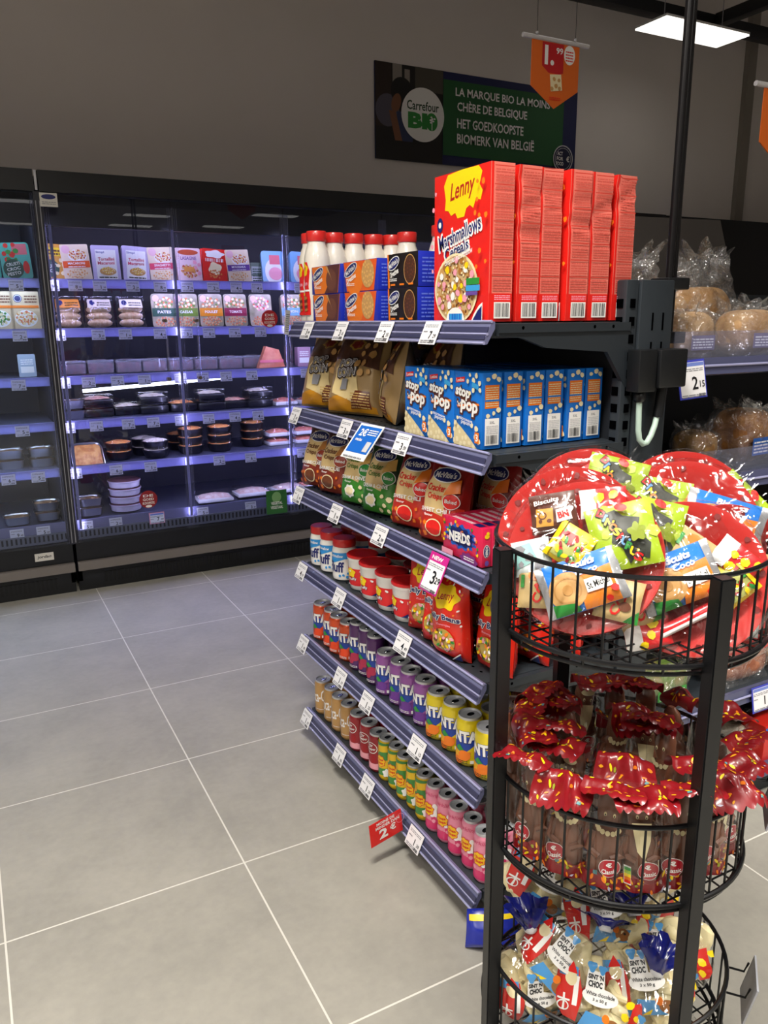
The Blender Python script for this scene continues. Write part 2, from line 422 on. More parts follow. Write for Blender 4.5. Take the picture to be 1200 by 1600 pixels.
def cabinet(x0, x1, doors, led, label):
    t = tag(empty('refrigerated_cabinet', ((x0 + x1) / 2, 4.5, 0)), label, 'fridge')
    ox, oy = (x0 + x1) / 2, 4.5
    def B(name, boxes, parent=t):
        m = MB()
        for (a, b, c, d, e, f, q) in boxes: m.box(a - ox, b - ox, c - oy, d - oy, e, f, q)
        return m.obj(name, parent)
    B('housing', [(x0, x1, 4.93, 4.97, .05, 2.03, FI), (x0, x0 + .02, 4.17, 4.93, .05, 2.03, FI), (x1 - .02, x1, 4.17, 4.93, .05, 2.03, FI), (x0 + .02, x1 - .02, 4.2, 4.93, 1.95, 2.03, FB), (x0 + .02, x1 - .02, 4.2, 4.93, .06, .3, FB)])
    B('header', [(x0 + .002, x1 - .002, 4.13, 4.2, 1.94, 2.033, FB)])
    B('light_canopy', [(x0 + .02, x1 - .02, 4.21, 4.26, 1.80, 1.95, FB)])
    m = MB(); m.box(x0 + .03 - ox, x1 - .03 - ox, 4.262 - oy, 4.278 - oy, 1.83, 1.845, led); m.obj('light_strip', t)
    m = MB(); m.box(x0 + .02 - ox, x1 - .02 - ox, 4.19 - oy, 4.93 - oy, .3, DECK - .012, FSH)
    n = int((x1 - x0) / .021)
    dk = m.obj('deck', t)
    m = MB(); m.box(x0 + .02 - ox, x1 - .02 - ox, 4.16 - oy, 4.19 - oy, .275, .325, GRILL)
    for i in range(n):
        a = x0 + .03 + i * .021 - ox; m.box(a, a + .009, 4.158 - oy, 4.161 - oy, .288, .318, VENT)
    m.obj('air_grille', t)
    m = MB(); m.box(x0 + .02 - ox, x1 - .02 - ox, 4.172 - oy, 4.178 - oy, .325, DECK + .012, FRAIL); m.obj('price_rail', dk)
    for z in SHZ:
        m = MB(); m.box(x0 + .02 - ox, x1 - .02 - ox, 4.2 - oy, 4.78 - oy, z - .016, z, FSH); s = m.obj('shelf', t)
        m = MB(); m.prism([(4.186, z + .006), (4.180, z + .004), (4.174, z - .036), (4.180, z - .038), (4.188, z - .03)], lambda a, b: (x0 + .02 - ox, a - oy, b), lambda a, b: (x1 - .02 - ox, a - oy, b), FRAIL); m.obj('price_rail', s)
        m = MB(); m.box(x0 + .03 - ox, x1 - .03 - ox, 4.196 - oy, 4.206 - oy, z - .030, z - .018, led); m.obj('light_strip', s)
    B('base_panel', [(x0, x1, 4.15, 4.2, .165, .272, FB)])
    B('bumper_rail', [(x0, x1, 4.125, 4.155, .118, .163, BEIGE)])
    m = MB(); m.box(x0 - ox, x1 - ox, 4.17 - oy, 4.2 - oy, 0, .118, FB)
    xa = x0 + .13
    while xa + .77 < x1:
        for i in range(36): m.box(xa + i * .021 - ox, xa + i * .021 + .012 - ox, 4.167 - oy, 4.171 - oy, .03, .085, VENT)
        xa += 36 * .021 + .1
    m.obj('kick_plate', t)
    for a, b in doors:
        m = MB(); m.box(a + .004 - ox, b - .004 - ox, 4.146 - oy, 4.152 - oy, .262, 1.935, GLASS); d = m.obj('glass_door', t)
        for e in (a + .012, b - .012):
            m = MB()
            for k in (-.009, 0, .009): m.box(e + k - .0010 - ox, e + k + .0010 - ox, 4.138 - oy, 4.146 - oy, .264, 1.90, CLEARP)
            m.obj('door_edge_strip', d)
    for a, b in [(0, doors[0][0] + .022)] + list(doors):
        m = MB(); m.box(b - .004 - ox, b + .004 - ox, 4.156 - oy, 4.162 - oy, .33, 1.80, LED_V if led is LED_R else LED_VL); m.box(b - .0065 - ox, b + .0065 - ox, 4.1525 - oy, 4.155 - oy, .33, 1.80, mat('mullion lavender', '#8583a6', .3)); m.obj('mullion_light', t)
    return t
cabL = cabinet(-1.42, .402, [(-1.40, -.80), (-.80, -.20), (-.20, .40)], LED_L, 'black refrigerated cabinet at far left with cool white lit shelves')
cabR = cabinet(.418, 4.4, [(.43, 1.02), (1.02, 1.61), (1.61, 2.2), (2.2, 2.79), (2.79, 3.38)], LED_R, 'long black refrigerated cabinet with violet lit shelves and glass doors')
m = MB(); m.box(4.42, 7.6, 4.15, 4.95, .0, 2.033, FB, .004); m.box(4.42, 7.6, 4.125, 4.15, .118, .163, BEIGE); tag(m.obj('closed_cabinet'), 'plain black closed cabinet at the far right end of the back wall', 'cabinet')
# dark frame where the two cabinets meet, door handles, slanted light tube (parts of the right cabinet)
def world_part(parent, m, name):
    o = m.obj(name, parent); o.location = -Vector(parent.location); return o
m = MB(); m.box(.392, .428, 4.135, 4.166, .262, 1.94, mat('dark door frame', '#23242e', .35)); m.box(.399, .403, 4.131, 4.135, .27, 1.9, GRY); m.box(.416, .420, 4.131, 4.135, .27, 1.9, GRY); world_part(cabR, m, 'door_frame')  # thin grey boxes are highlight lines on the frame, put in as colour
m = MB(); m.box(.404, .414, 4.126, 4.13, 1.945, 2.03, LGRY); world_part(cabR, m, 'header_joint')
GOLD_REFL = mat('handle gold reflection', '#8a7444', .3, .9)  # gold reflections of the clear handles, put into the colour of their mounts
for x in (.945, 1.105):
    m = MB(); m.tube([(x, 4.105, 1.06), (x, 4.105, 1.37)], .006, CLEARP, 8)
    for z in (1.07, 1.36): m.tube([(x, 4.105, z), (x, 4.145, z)], .009, GOLD_REFL, 10)
    world_part(cabR, m, 'door_handle')
m = MB(); m.tube([(.56, 4.42, 1.005), (1.36, 4.42, 1.045)], .009, mat('tube lamp', '#ffffff', .5, emit=6.0, emit_col=(.95, .93, 1)), 10)
world_part(cabR, m, 'tube_lamp')

# ================================================================ price tags
TAGW = mat('price tag paper', '#eeedf0', .5)
_TAGS = {}
def tag_mesh(num, cents, w=.064, h=.05, frame=None, head=None, paper=None):
    k = (num, cents, w, h, frame and frame.name, head, paper and paper.name)
    if k in _TAGS: return _TAGS[k]
    m = MB(); m.box(-w / 2, w / 2, 0, .0012, -h, 0, frame or paper or TAGW)
    d = D()
    if frame: d.rect(-w / 2 + .005, -h + .005, w / 2 - .003, -.005 if not head else -.02, TAGW)
    if head: d.txt(head, -.004, -.011, w * .6, .009, WHITE, bold=.03)
    t0 = -.004 if not head else -.022
    if frame and not head:
        d.rect(-w / 2 + .006, -.014, w / 2 - .004, -.006, mat('tag header blue', '#6f83cc', .5)); t0 = -.016
    d.lines(-w / 2 + .006, t0 - .009, w / 2 - .008, t0 - .001, 2, GRY, .5, 3)
    d.lines(-w / 2 + .006, t0 - .020, -w / 2 + .022, t0 - .014, 1, GRY, .5, 4)
    d.txt(num, w * .08, -h * .6, None, h * .34, BLACK, bold=.015)
    d.txt(cents, w * .34, -h * .64, None, h * .17, BLACK, bold=.01)
    d.lines(-w / 2 + .006, -h + .003, w / 2 - .004, -h + .011, 2, GRY, .5, 5)
    d.bars(w * .18, -h + .003, w * .42, -h + .010, 9, BLACK, 6)
    m.decals(d, lambda u, v, hh: (u, -hh, v), base=.0003, step=.0002)
    _TAGS[k] = m.mesh('price_tag'); return _TAGS[k]
def price_tag(loc, rot, label, num='2', cents='99', group='price tags on the rails', **kw):
    o = bpy.data.objects.new('price_tag', tag_mesh(num, cents, **kw)); COL.objects.link(o); o.location = loc; o.rotation_euler = rot
    return tag(o, label, 'price tag', group)
rnd = random.Random(5)
FT = [('top', 0, [.281], [.437, .541, .654, .81, .945, 1.082, 1.217, 1.341, 1.455, 1.70, 1.83]),
      ('second', 1, [.272], [.443, .626, .755, .927, 1.062, 1.18, 1.32, 1.463, 1.715, 1.85]),
      ('third', 2, [.242], [.443, .559, .697, .83, 1.014, 1.133, 1.259, 1.403, 1.72, 1.86]),
      ('fourth', 3, [.234], [.443, .576, .732, .858, 1.002, 1.15, 1.296, 1.428, 1.70]),
      ('fifth', 4, [.147, .281], [.453, .651, .826, 1.194, 1.373, 1.682, 1.83]),
      ('lowest', 5, [.155, .276], [.481, .626, 1.085, 1.359])]
for nm, i, A, Bx in FT:
    z = (SHZ + [DECK + .004])[i] - .002
    for side, xs in (('left-hand', A), ('violet lit', Bx)):
        for k, x in enumerate(xs):
            price_tag((x, 4.170, z), (radians(-8), 0, 0), 'white price tag on %s rail of %s refrigerated cabinet, %s from the left' % (nm, side, ORD[k]), str(rnd.randint(1, 9)), rnd.choice(['49', '99', '29', '59', '79']), 'price tags in the refrigerated cabinets', paper=FTAG)
price_tag((.836, 4.165, DECK + .006), (radians(-8), 0, 0), 'pink framed price tag on lowest cabinet rail beside red round sticker', '7', '49', 'price tags in the refrigerated cabinets', w=.08, h=.06, frame=PNK)
# stickers on the glass
def disc_sticker(x, z, r, m, lines, label, square=False, tilt=0):
    b = MB(); d = D()
    if square: d.rect(-r, -r * 1.1, r, r * 1.1, m); d.ell(0, r * .45, r * .45, r * .5, mat('pale green print', '#79a86a', .5))
    else: d.ell(0, 0, r, r, m, 28)
    for i, s in enumerate(lines): d.txt(s, 0, (-.1 - .4 * i) * r if square else (.42 - .42 * i) * r, r * (1.1 + .1 * i), r * .28, WHITE)
    if not square: d.ell(0, -r * .78, r * .35, r * .15, WHITE)
    b.box(-.001, .001, -.0008, 0, -.001, .001, m)
    b.decals(d, fy(.0012), base=.0001, step=.0002)
    o = b.obj('round_sticker' if not square else 'square_sticker', None, (x, 4.145, z), (0, tilt, 0))
    return tag(o, label, 'sticker')
disc_sticker(.796, .449, .047, mat('sticker dark red', '#8f1f26', .4), ['DE', 'GOED', 'KOOPSTE'], 'dark red round sticker low on the cabinet glass above pink price tag')
disc_sticker(1.51, 1.365, .046, mat('sticker red', '#c8323a', .4), ['DE', 'GOED', 'KOOPSTE'], 'red round sticker high on the cabinet glass near the second shelf')
disc_sticker(1.506, .352, .062, mat('sticker green', '#2f6b33', .4), ['VEGETAL', 'VEGETAAL'], 'green square sticker at the bottom of the cabinet glass', True)
b = MB(); d = D(); d.rect(-.038, -.03, .038, .03, mat('yellowed white', '#dcd9cf', .5)); d.ell(0, .013, .031, .011, NAVY); d.lines(-.03, -.02, .03, -.004, 2, GRY); b.decals(d, fy(0)); b.box(-.038, .038, .0, .0012, -.03, .03, WHITE)
tag(b.obj('maker_sticker', None, (.457, 4.1285, 1.905)), 'white sticker with blue oval at top of the violet lit cabinet', 'sticker')
b = MB(); d = D(); d.lines(-.008, -.05, .012, .05, 9, GRY); b.decals(d, fy(0)); b.box(-.014, .014, 0, .0012, -.065, .065, WHITE)
tag(b.obj('paper_sticker', None, (1.607, 4.136, 1.345), (0, .12, 0)), 'narrow white paper sticker on the door edge near red round sticker', 'sticker')
b = MB(); b.box(-.044, .044, 0, .002, -.02, .02, mat('badge plate', '#d9d5cc', .4)); d = D(); d.txt('jordao', 0, 0, .066, .02, BLACK, shear=.2); b.decals(d, fy(0))
tag(b.obj('maker_badge', None, (.265, 4.1465, .213)), 'small pale badge with dark lettering on black base of left cabinet', 'badge')

# ================================================================ end gondola with sweets and drinks
SZ = [1.3505, 1.1008, .8565, .6115, .3633, .1021]
RAIL = mat('lavender rail plastic', '#686a8c', .22, coat=.5)
RAIL2 = mat('pale lavender rail rib', '#9c9dc4', .2, coat=.5)
HOLE = mat('shelf hole', '#030304', 1.0, spec=0.0)
gon = tag(empty('gondola_shelving', (1.07, 1.736, 0)), 'dark grey six-shelf end gondola stocked with boxes, bags and cans', 'shelving unit')
GO = Vector((1.07, 1.736, 0))
m = MB(); m.box(1.232, 1.25, 1.245, 2.23, .03, 1.40, mat('dark back panel', '#1c1f24', .5)); world_part(gon, m, 'back_panel')
def upright(y0, y1):
    m = MB(); m.box(1.262, 1.356, y0, y1, 0, 1.432, STEEL, .002); m.box(1.225, 1.258, y0 + .004, y1, 0, 1.432, STEEL, .003); m.box(1.255, 1.264, y0 + .008, y1 - .002, 0, 1.43, STEEL)
    k = 0
    z = .08
    while z < 1.41:
        m.box(1.236, 1.249, y0 + .002, y0 + .006, z, z + .018, HOLE); m.box(1.2235, 1.2255, y0 + .012, y0 + .03, z, z + .018, HOLE); z += .036
    for zz in (1.33, 1.27, .7, .64):
        for xx in (1.296, 1.326): m.box(xx, xx + .004, y0 - .001, y0 + .002, zz, zz + .036, HOLE)
    return world_part(gon, m, 'upright')
upright(1.236, 1.27); upright(2.206, 2.24)
m = MB(); m.box(.955, 1.24, 1.262, 2.21, .03, .06, STEEL); m.box(.93, .95, 1.262, 2.21, .03, .072, BLACKM); world_part(gon, m, 'base')
for y in (1.36, 2.16):
    m = MB(); m.lathe([(.022, 0), (.024, .006), (.018, .012), (.006, .014), (.006, .034)], BLACKM, 14, .96, y); world_part(gon, m, 'levelling_foot')
# shelves with rails and brackets; the floor's dark line is the rails' cast shadow
for k, z in enumerate(SZ):
    m = MB(); m.box(.897, 1.236, 1.252, 2.222, z - .03, z - .002, STEEL, .002)
    d = D()
    for r_ in range(2):
        for q in range(30):
            d.ell(.925 + r_ * .03, 1.30 + q * .031 + r_ * .015, .0032, .0045, HOLE, 8)
    d.l = 0; d.lay = [0] * len(d.lay)
    m.decals(d, lambda u, v, h: (u, v, z - .002 + h), base=.0003)
    s = world_part(gon, m, 'shelf')
    m = MB()
    prof = [(.897, .001), (.890, .002), (.872, -.036), (.874, -.041), (.880, -.040), (.897, -.012)]
    m.prism(prof, lambda a, b: (a, 1.240, b + z), lambda a, b: (a, 2.234, b + z), RAIL)
    m.prism([(.8838, -.008), (.8822, -.0085), (.8782, -.0205), (.8798, -.020)], lambda a, b: (a - .0007, 1.2395, b + z), lambda a, b: (a - .0007, 2.2345, b + z), mat('rail groove', '#3a3b58', .3))
    m.prism([(.8762, -.024), (.8746, -.0245), (.8730, -.031), (.8746, -.0305)], lambda a, b: (a - .0009, 1.2395, b + z), lambda a, b: (a - .0009, 2.2345, b + z), mat('rail groove', '#3a3b58', .3))
    for (a, b) in ((.8885, .0015), (.8790, -.0215), (.8720, -.038)): m.tube([(a, 1.239, b + z), (a, 2.235, b + z)], .0028, RAIL2, 8)
    m.obj('price_rail', s)
    br = [(.905, -.003), (1.238, -.003), (1.262, -.14), (1.245, -.15), (1.18, -.062), (1.02, -.05), (.96, -.03), (.905, -.026)]
    if k == 5: br = [(.905, -.003), (1.238, -.003), (1.238, -.03), (.905, -.03)]
    for ya, yb in ((1.239, 1.250), (2.222, 2.234)):
        m = MB(); m.prism(br, lambda a, b: (a, ya, b + z), lambda a, b: (a, yb, b + z), STEEL)
        m.box(.905, 1.238, ya - .003, ya, z - .02, z - .003, STEEL)
        for xx in (.96, 1.14, 1.19): m.tube([(xx, ya - .0032, z - .011), (xx, ya - .0028, z - .011)], .0035, HOLE, 8)
        m.obj('bracket', s)
# electric feed: pole, junction box, cable
feed = tag(empty('power_pole', (1.415, 1.30, 1.2)), 'tall black double power pole clamped to the shelving upright', 'pole')
def fp(m, name):
    o = m.obj(name, feed); o.location = -Vector(feed.location); return o
m = MB()
for dx, dy in ((-.010, -.004), (.010, .004)): m.tube([(1.413 + dx, 1.30 + dy, 1.30), (1.413 + dx, 1.30 + dy, RZ)], .0085, mat('black pole', '#1b1a1c', .3, .4), 12)
fp(m, 'pole')
for z in (1.30, 1.415):
    m = MB(); m.box(1.375, 1.44, 1.27, 1.325, z, z + .025, BLACKM, .003); fp(m, 'pole_clamp')
m = MB(); m.box(1.232, 1.282, 1.198, 1.235, 1.205, 1.292, BLACKM, .003); m.box(1.285, 1.364, 1.192, 1.252, 1.212, 1.292, BLACKM, .004); fp(m, 'junction_box')
m = MB(); m.lathe([(.010, 0), (.013, .004), (.013, .016), (.009, .022)], BLACKM, 12, 1.255, 1.216)
o = m.obj('cable_gland', feed); o.location = Vector((0, 0, 1.184)) - Vector(feed.location)
m = MB(); m.tube([(1.322, 1.218, 1.212), (1.314, 1.218, 1.148)], .011, BLACKM, 12); fp(m, 'cable_plug')
m = MB(); m.tube([(1.255, 1.216, 1.186), (1.256, 1.214, 1.125), (1.260, 1.213, 1.104), (1.270, 1.212, 1.094), (1.281, 1.212, 1.096), (1.293, 1.213, 1.110), (1.304, 1.215, 1.130), (1.312, 1.218, 1.15)], .0062, mat('pale cable', '#b9d1c4', .4), 10); fp(m, 'cable')

# gondola price tags
TILT = (radians(-24), 0, -pi / 2)
GT = [(0, 2.095, 'below the white bottles on the top shelf', '3', '99'), (0, 1.875, 'below the orange biscuit boxes', '3', '15'), (0, 1.636, 'below the dark chocolate biscuit boxes', '2', '55'), (0, 1.433, 'below the red cereal box', '7', '29'),
      (1, 2.21, 'at the far end of the popcorn shelf rail', '3', '49'), (1, 1.86, 'beside the blue promotion card', '3', '19'), (1, 1.557, 'below the blue popcorn boxes', '3', '59'),
      (2, 2.208, 'below the far brown crisp bag', '1', '99'), (2, 1.935, 'below the green crisp bags', '1', '99'), (2, 1.671, 'below the red crisp bags', '2', '09'),
      (3, 2.205, 'below the marshmallow spread jars', '4', '19'), (3, 1.924, 'below the first red lidded tub', '1', '99'), (3, 1.556, 'below the red jelly bean bags', '4', '49'),
      (4, 2.214, 'below the orange soda cans', '1', '09'), (4, 1.93, 'below the dark purple soda cans', '1', '19'), (4, 1.757, 'below the mauve soda cans', '1', '25'), (4, 1.488, 'below the yellow soda cans', '1', '15'),
      (5, 2.206, 'at the far end of the lowest rail', '1', '19'), (5, 1.95, 'below the gold cola cans', '1', '05'), (5, 1.764, 'below the dark red and pink cans', '1', '29'), (5, 1.498, 'below the pink lollipop drink cans', '1', '39')]
for k, y, l, n, c in GT:
    price_tag((.8818, y, SZ[k] + .002), TILT, 'white price tag ' + l, n, c, 'price tags on the end gondola')
price_tag((.8818, 1.40, SZ[2] - .0), TILT, 'pink framed new price tag below the pink sweets boxes', '3', '29', 'price tags on the end gondola', w=.072, h=.088, frame=mat('magenta print', '#c9268a', .4), head='NEW')
b = MB(); b.box(-.05, .05, 0, .002, -.1, 0, WHITE); d = D(); d.rect(-.044, -.082, .047, -.006, BLU); d.txt('2€', -.016, -.024, .03, .022, WHITE, bold=.03); d.txt('moins', -.018, -.045, .028, .009, WHITE); d.lines(.004, -.03, .042, -.012, 3, WHITE); d.rect(.022, -.076, .042, -.048, LGRY); d.lines(-.04, -.097, .04, -.088, 1, GRY)
b.decals(d, fy(0)); tag(b.obj('promotion_card', None, (.873, 1.70, 1.108), (radians(-40), 0, -pi / 2 + .12)), 'blue and white promotion card hanging below the popcorn shelf rail', 'card')
b = MB(); b.box(-.1, 0, 0, .0012, -.066, 0, RED); d = D(); d.txt('MOINS DE', -.05, -.009, .056, .0085, WHITE, bold=.03); d.txt('MINDER DAN', -.045, -.020, .074, .0085, WHITE, bold=.03); d.txt('2', -.06, -.041, .026, .028, WHITE, bold=.04); d.txt('€', -.03, -.036, .018, .019, WHITE, bold=.03); d.ring(-.006, -.024, .013, .013, .001, PNK)
b.decals(d, fy(0)); b.box(-.012, .012, .0012, .008, -.035, -.012, CLEARP); b.box(.0, .02, .0012, .004, -.03, -.016, CLEARP)
tag(b.obj('price_flag', None, (.862, 1.55, .142), (0, radians(-6), radians(8))), 'red price flag reading 2 euro sticking out from the lowest shelf', 'sign')

# ================================================================ bread gondola behind it
bre = tag(empty('bread_shelving', (2.4, 1.45, 0)), 'dark grey bread shelving behind the round display rack', 'shelving unit')
BO = Vector((2.4, 1.45, 0))
BZ = [1.263, .985, .70, .385, .13]
m = MB(); m.box(1.395, 3.4, 1.70, 1.715, .03, 1.42, mat('dark back panel', '#1c1f24', .5)); world_part(bre, m, 'back_panel')
for k, z in enumerate(BZ):
    m = MB(); m.box(1.39, 3.4, 1.262, 1.70, z - .028, z - .002, STEEL, .002); s = world_part(bre, m, 'shelf')
    m = MB(); m.prism([(1.262, .003), (1.25, .004), (1.243, -.033), (1.249, -.036), (1.262, -.02)], lambda a, b: (1.392, a, b + z), lambda a, b: (3.4, a, b + z), mat('blue grey rail plastic', '#4b4e6c', .25, coat=.4))
    m.tube([(1.392, 1.2435, z - .014), (3.4, 1.2435, z - .014)], .003, RAIL2, 8); m.obj('price_rail', s)
    if k < 2:
        m = MB(); m.box(1.40, 3.4, 1.264, 1.267, z + .002, z + .062, CLEARP); m.obj('clear_riser', s)
m = MB(); m.box(1.40, 3.4, 1.30, 1.69, 0, .10, STEEL); world_part(bre, m, 'base')
BLUF = mat('tag frame blue', '#3b43b8', .4)
price_tag((1.428, 1.2415, 1.264), (radians(-10), radians(-3), 0), 'blue framed price tag on top bread shelf rail beside the junction box', '2', '15', 'blue framed price tags on the bread shelves', w=.085, h=.085, frame=BLUF)
price_tag((1.805, 1.2415, .392), (radians(-10), 0, 0), 'blue framed price tag on the lower bread shelf behind the display rack', '1', '55', 'blue framed price tags on the bread shelves', w=.085, h=.07, frame=BLUF)

# ================================================================ far panel, banner, hanging signs
mb = MB(); mb.prism([(2.2, 0), (2.95, 0), (2.92, 1.35), (2.75, 1.728), (2.2, 1.72)], lambda a, b: (a, 2.30, b), lambda a, b: (a, 2.34, b), mat('charcoal side panel', '#57524f', .55))
tag(mb.obj('side_panel'), 'charcoal side panel standing behind the bread shelving', 'panel')
ban = MB(); BWD, BHT = 1.70, .585
ban.box(0, BWD, 0, .012, 0, BHT, mat('banner navy', '#131a4e', .6))
PHD = mat('photo dark', '#17120f', .6); PHS = mat('photo skin', '#7d5138', .6); PHH = mat('photo hair', '#0d0a09', .6)
d = D(); d.rect(0, 0, .52, BHT, PHD); d.rect(.13, .40, .2, BHT, mat('photo pale', '#8d857c', .6)); d.rect(.22, .42, .26, .56, mat('photo pale', '#8d857c', .6)); d.rect(.0, .2, .12, BHT, mat('photo brown', '#2c1d16', .6)); d.rect(.3, .44, .52, BHT, mat('photo grey', '#4b463c', .6))
d.ell(.09, .3, .09, .1, mat('photo shirt', '#54505e', .6)); d.poly([(.16, .02), (.27, .02), (.3, .3), (.16, .3)], mat('photo blue shirt', '#2b3557', .6)); d.ell(.2, .42, .085, .09, PHH, 24, .4); d.ell(.155, .35, .035, .06, PHS, 20, -.3); d.poly([(.1, .3), (.15, .3), (.2, .12), (.15, .1)], PHS); d.rect(0, 0, .3, .12, PHD)
d.rect(.52, .06, 1.57, .535, mat('banner green', '#1c5a2c', .6)); d.ell(.36, .295, .168, .168, WHITE, 40)
d.txt('Carrefour', .36, .35, .25, .058, mat('banner dark green', '#123f1e', .6), bold=.015); d.txt('BI', .318, .257, .15, .1, GRN, bold=.06); d.ell(.428, .257, .047, .056, GRN, 24)
for q in range(9): d.ell(.428 + .025 * cos(q * 2.4) * (q / 9), .27 + .025 * sin(q * 2.4) * (q / 9), .008, .006, WHITE, 8)
d.rect(.425, .205, .431, .26, WHITE)
d.txt('LA MARQUE BIO LA MOINS', 1.025, .462, .82, .062, WHITE, bold=.02); d.txt('CHÈRE DE BELGIQUE', .93, .378, .60, .08, WHITE, bold=.02)
d.txt('HET GOEDKOOPSTE', .915, .27, .57, .062, WHITE, bold=.02); d.txt('BIOMERK VAN BELGIË', .965, .18, .67, .076, WHITE, bold=.02)
d.ell(1.575, .115, .094, .094, mat('badge navy', '#10103a', .6), 32); d.ring(1.575, .115, .094, .094, .008, LGRY, 32); d.ring(1.575, .115, .075, .075, .003, LGRY, 32)
for q, s in enumerate(('ACT', 'FOR', 'FOOD')): d.txt(s, 1.545, .15 - q * .035, .05 + .01 * q, .026, WHITE)
d.txt('€', 1.62, .115, .03, .04, WHITE)
ban.decals(d, fy(0), base=.0006, step=.0004)
tag(ban.obj('wall_banner', None, (2.605, 4.982, 2.395)), 'navy and green organic brand banner fixed on the grey back wall', 'banner')
def hanging_sign(loc, label, scale=1.0, rz=0):
    t = tag(empty('hanging_sign', loc, (0, 0, rz)), label, 'sign', 'orange price signs hanging from the ceiling')
    w = .105 * scale
    m = MB(); m.prism([(-w, 0), (-w, -.147 * scale), (0, -.212 * scale), (w, -.147 * scale), (w, 0)], lambda a, b: (a, 0, b), lambda a, b: (a, .003, b), mat('sign orange', '#e06a20', .5))
    d = D(); d.poly([(-.06 * scale, -.005), (.035 * scale, -.005), (.035 * scale, -.095 * scale), (.02 * scale, -.1 * scale), (-.03 * scale, -.1 * scale), (-.06 * scale, -.08 * scale)], mat('sign red', '#c01a22', .5)); d.txt('1.', -.028 * scale, -.045 * scale, .042 * scale, .062 * scale, WHITE, bold=.05); d.txt('99', .016 * scale, -.027 * scale, .03 * scale, .02 * scale, WHITE)
    d.ell(.06 * scale, -.035 * scale, .025 * scale, .031 * scale, WHITE); d.lines(.043 * scale, -.055 * scale, .077 * scale, -.018 * scale, 4, RED); d.poly([(-.025 * scale, -.105 * scale), (.025 * scale, -.1 * scale), (.032 * scale, -.15 * scale), (-.018 * scale, -.158 * scale)], CRM); d.scatter(-.015 * scale, -.15 * scale, .022 * scale, -.11 * scale, 7, .008 * scale, TAN); d.lines(-.025 * scale, -.185 * scale, .025 * scale, -.172 * scale, 2, RED)
    m.decals(d, fy(0)); m.obj('sign_board', t)
    m = MB(); m.tube([(-.145 * scale, 0, .004), (.145 * scale, 0, .004)], .0075 * scale, mat('white sign rail', '#c9c7c8', .4), 10); m.obj('hanging_rail', t)
    for sx in (-.085, .085):
        m = MB(); m.tube([(sx * scale, 0, .008), (sx * scale, 0, RZ - loc[2])], .0012, mat('wire', '#3b3a3c', .5), 5); m.ball((sx * scale, 0, .018), .006, LGRY, 1); m.obj('wire', t)
    return t
hanging_sign((1.968, 2.4, 2.287), 'orange hanging price sign overlapping the navy wall banner', 1.0)
hanging_sign((2.143, 1.60, 1.968), 'orange hanging price sign cut off at the right picture edge', .95, 0)
# ================================================================ gondola products
def place(proto, first, loc, rot, label, cat, group=None):
    """proto itself the first time, a copy with its parts afterwards"""
    o = proto if first else copy_tree(proto)
    o.location = loc; o.rotation_euler = rot
    return tag(o, label, cat, group)

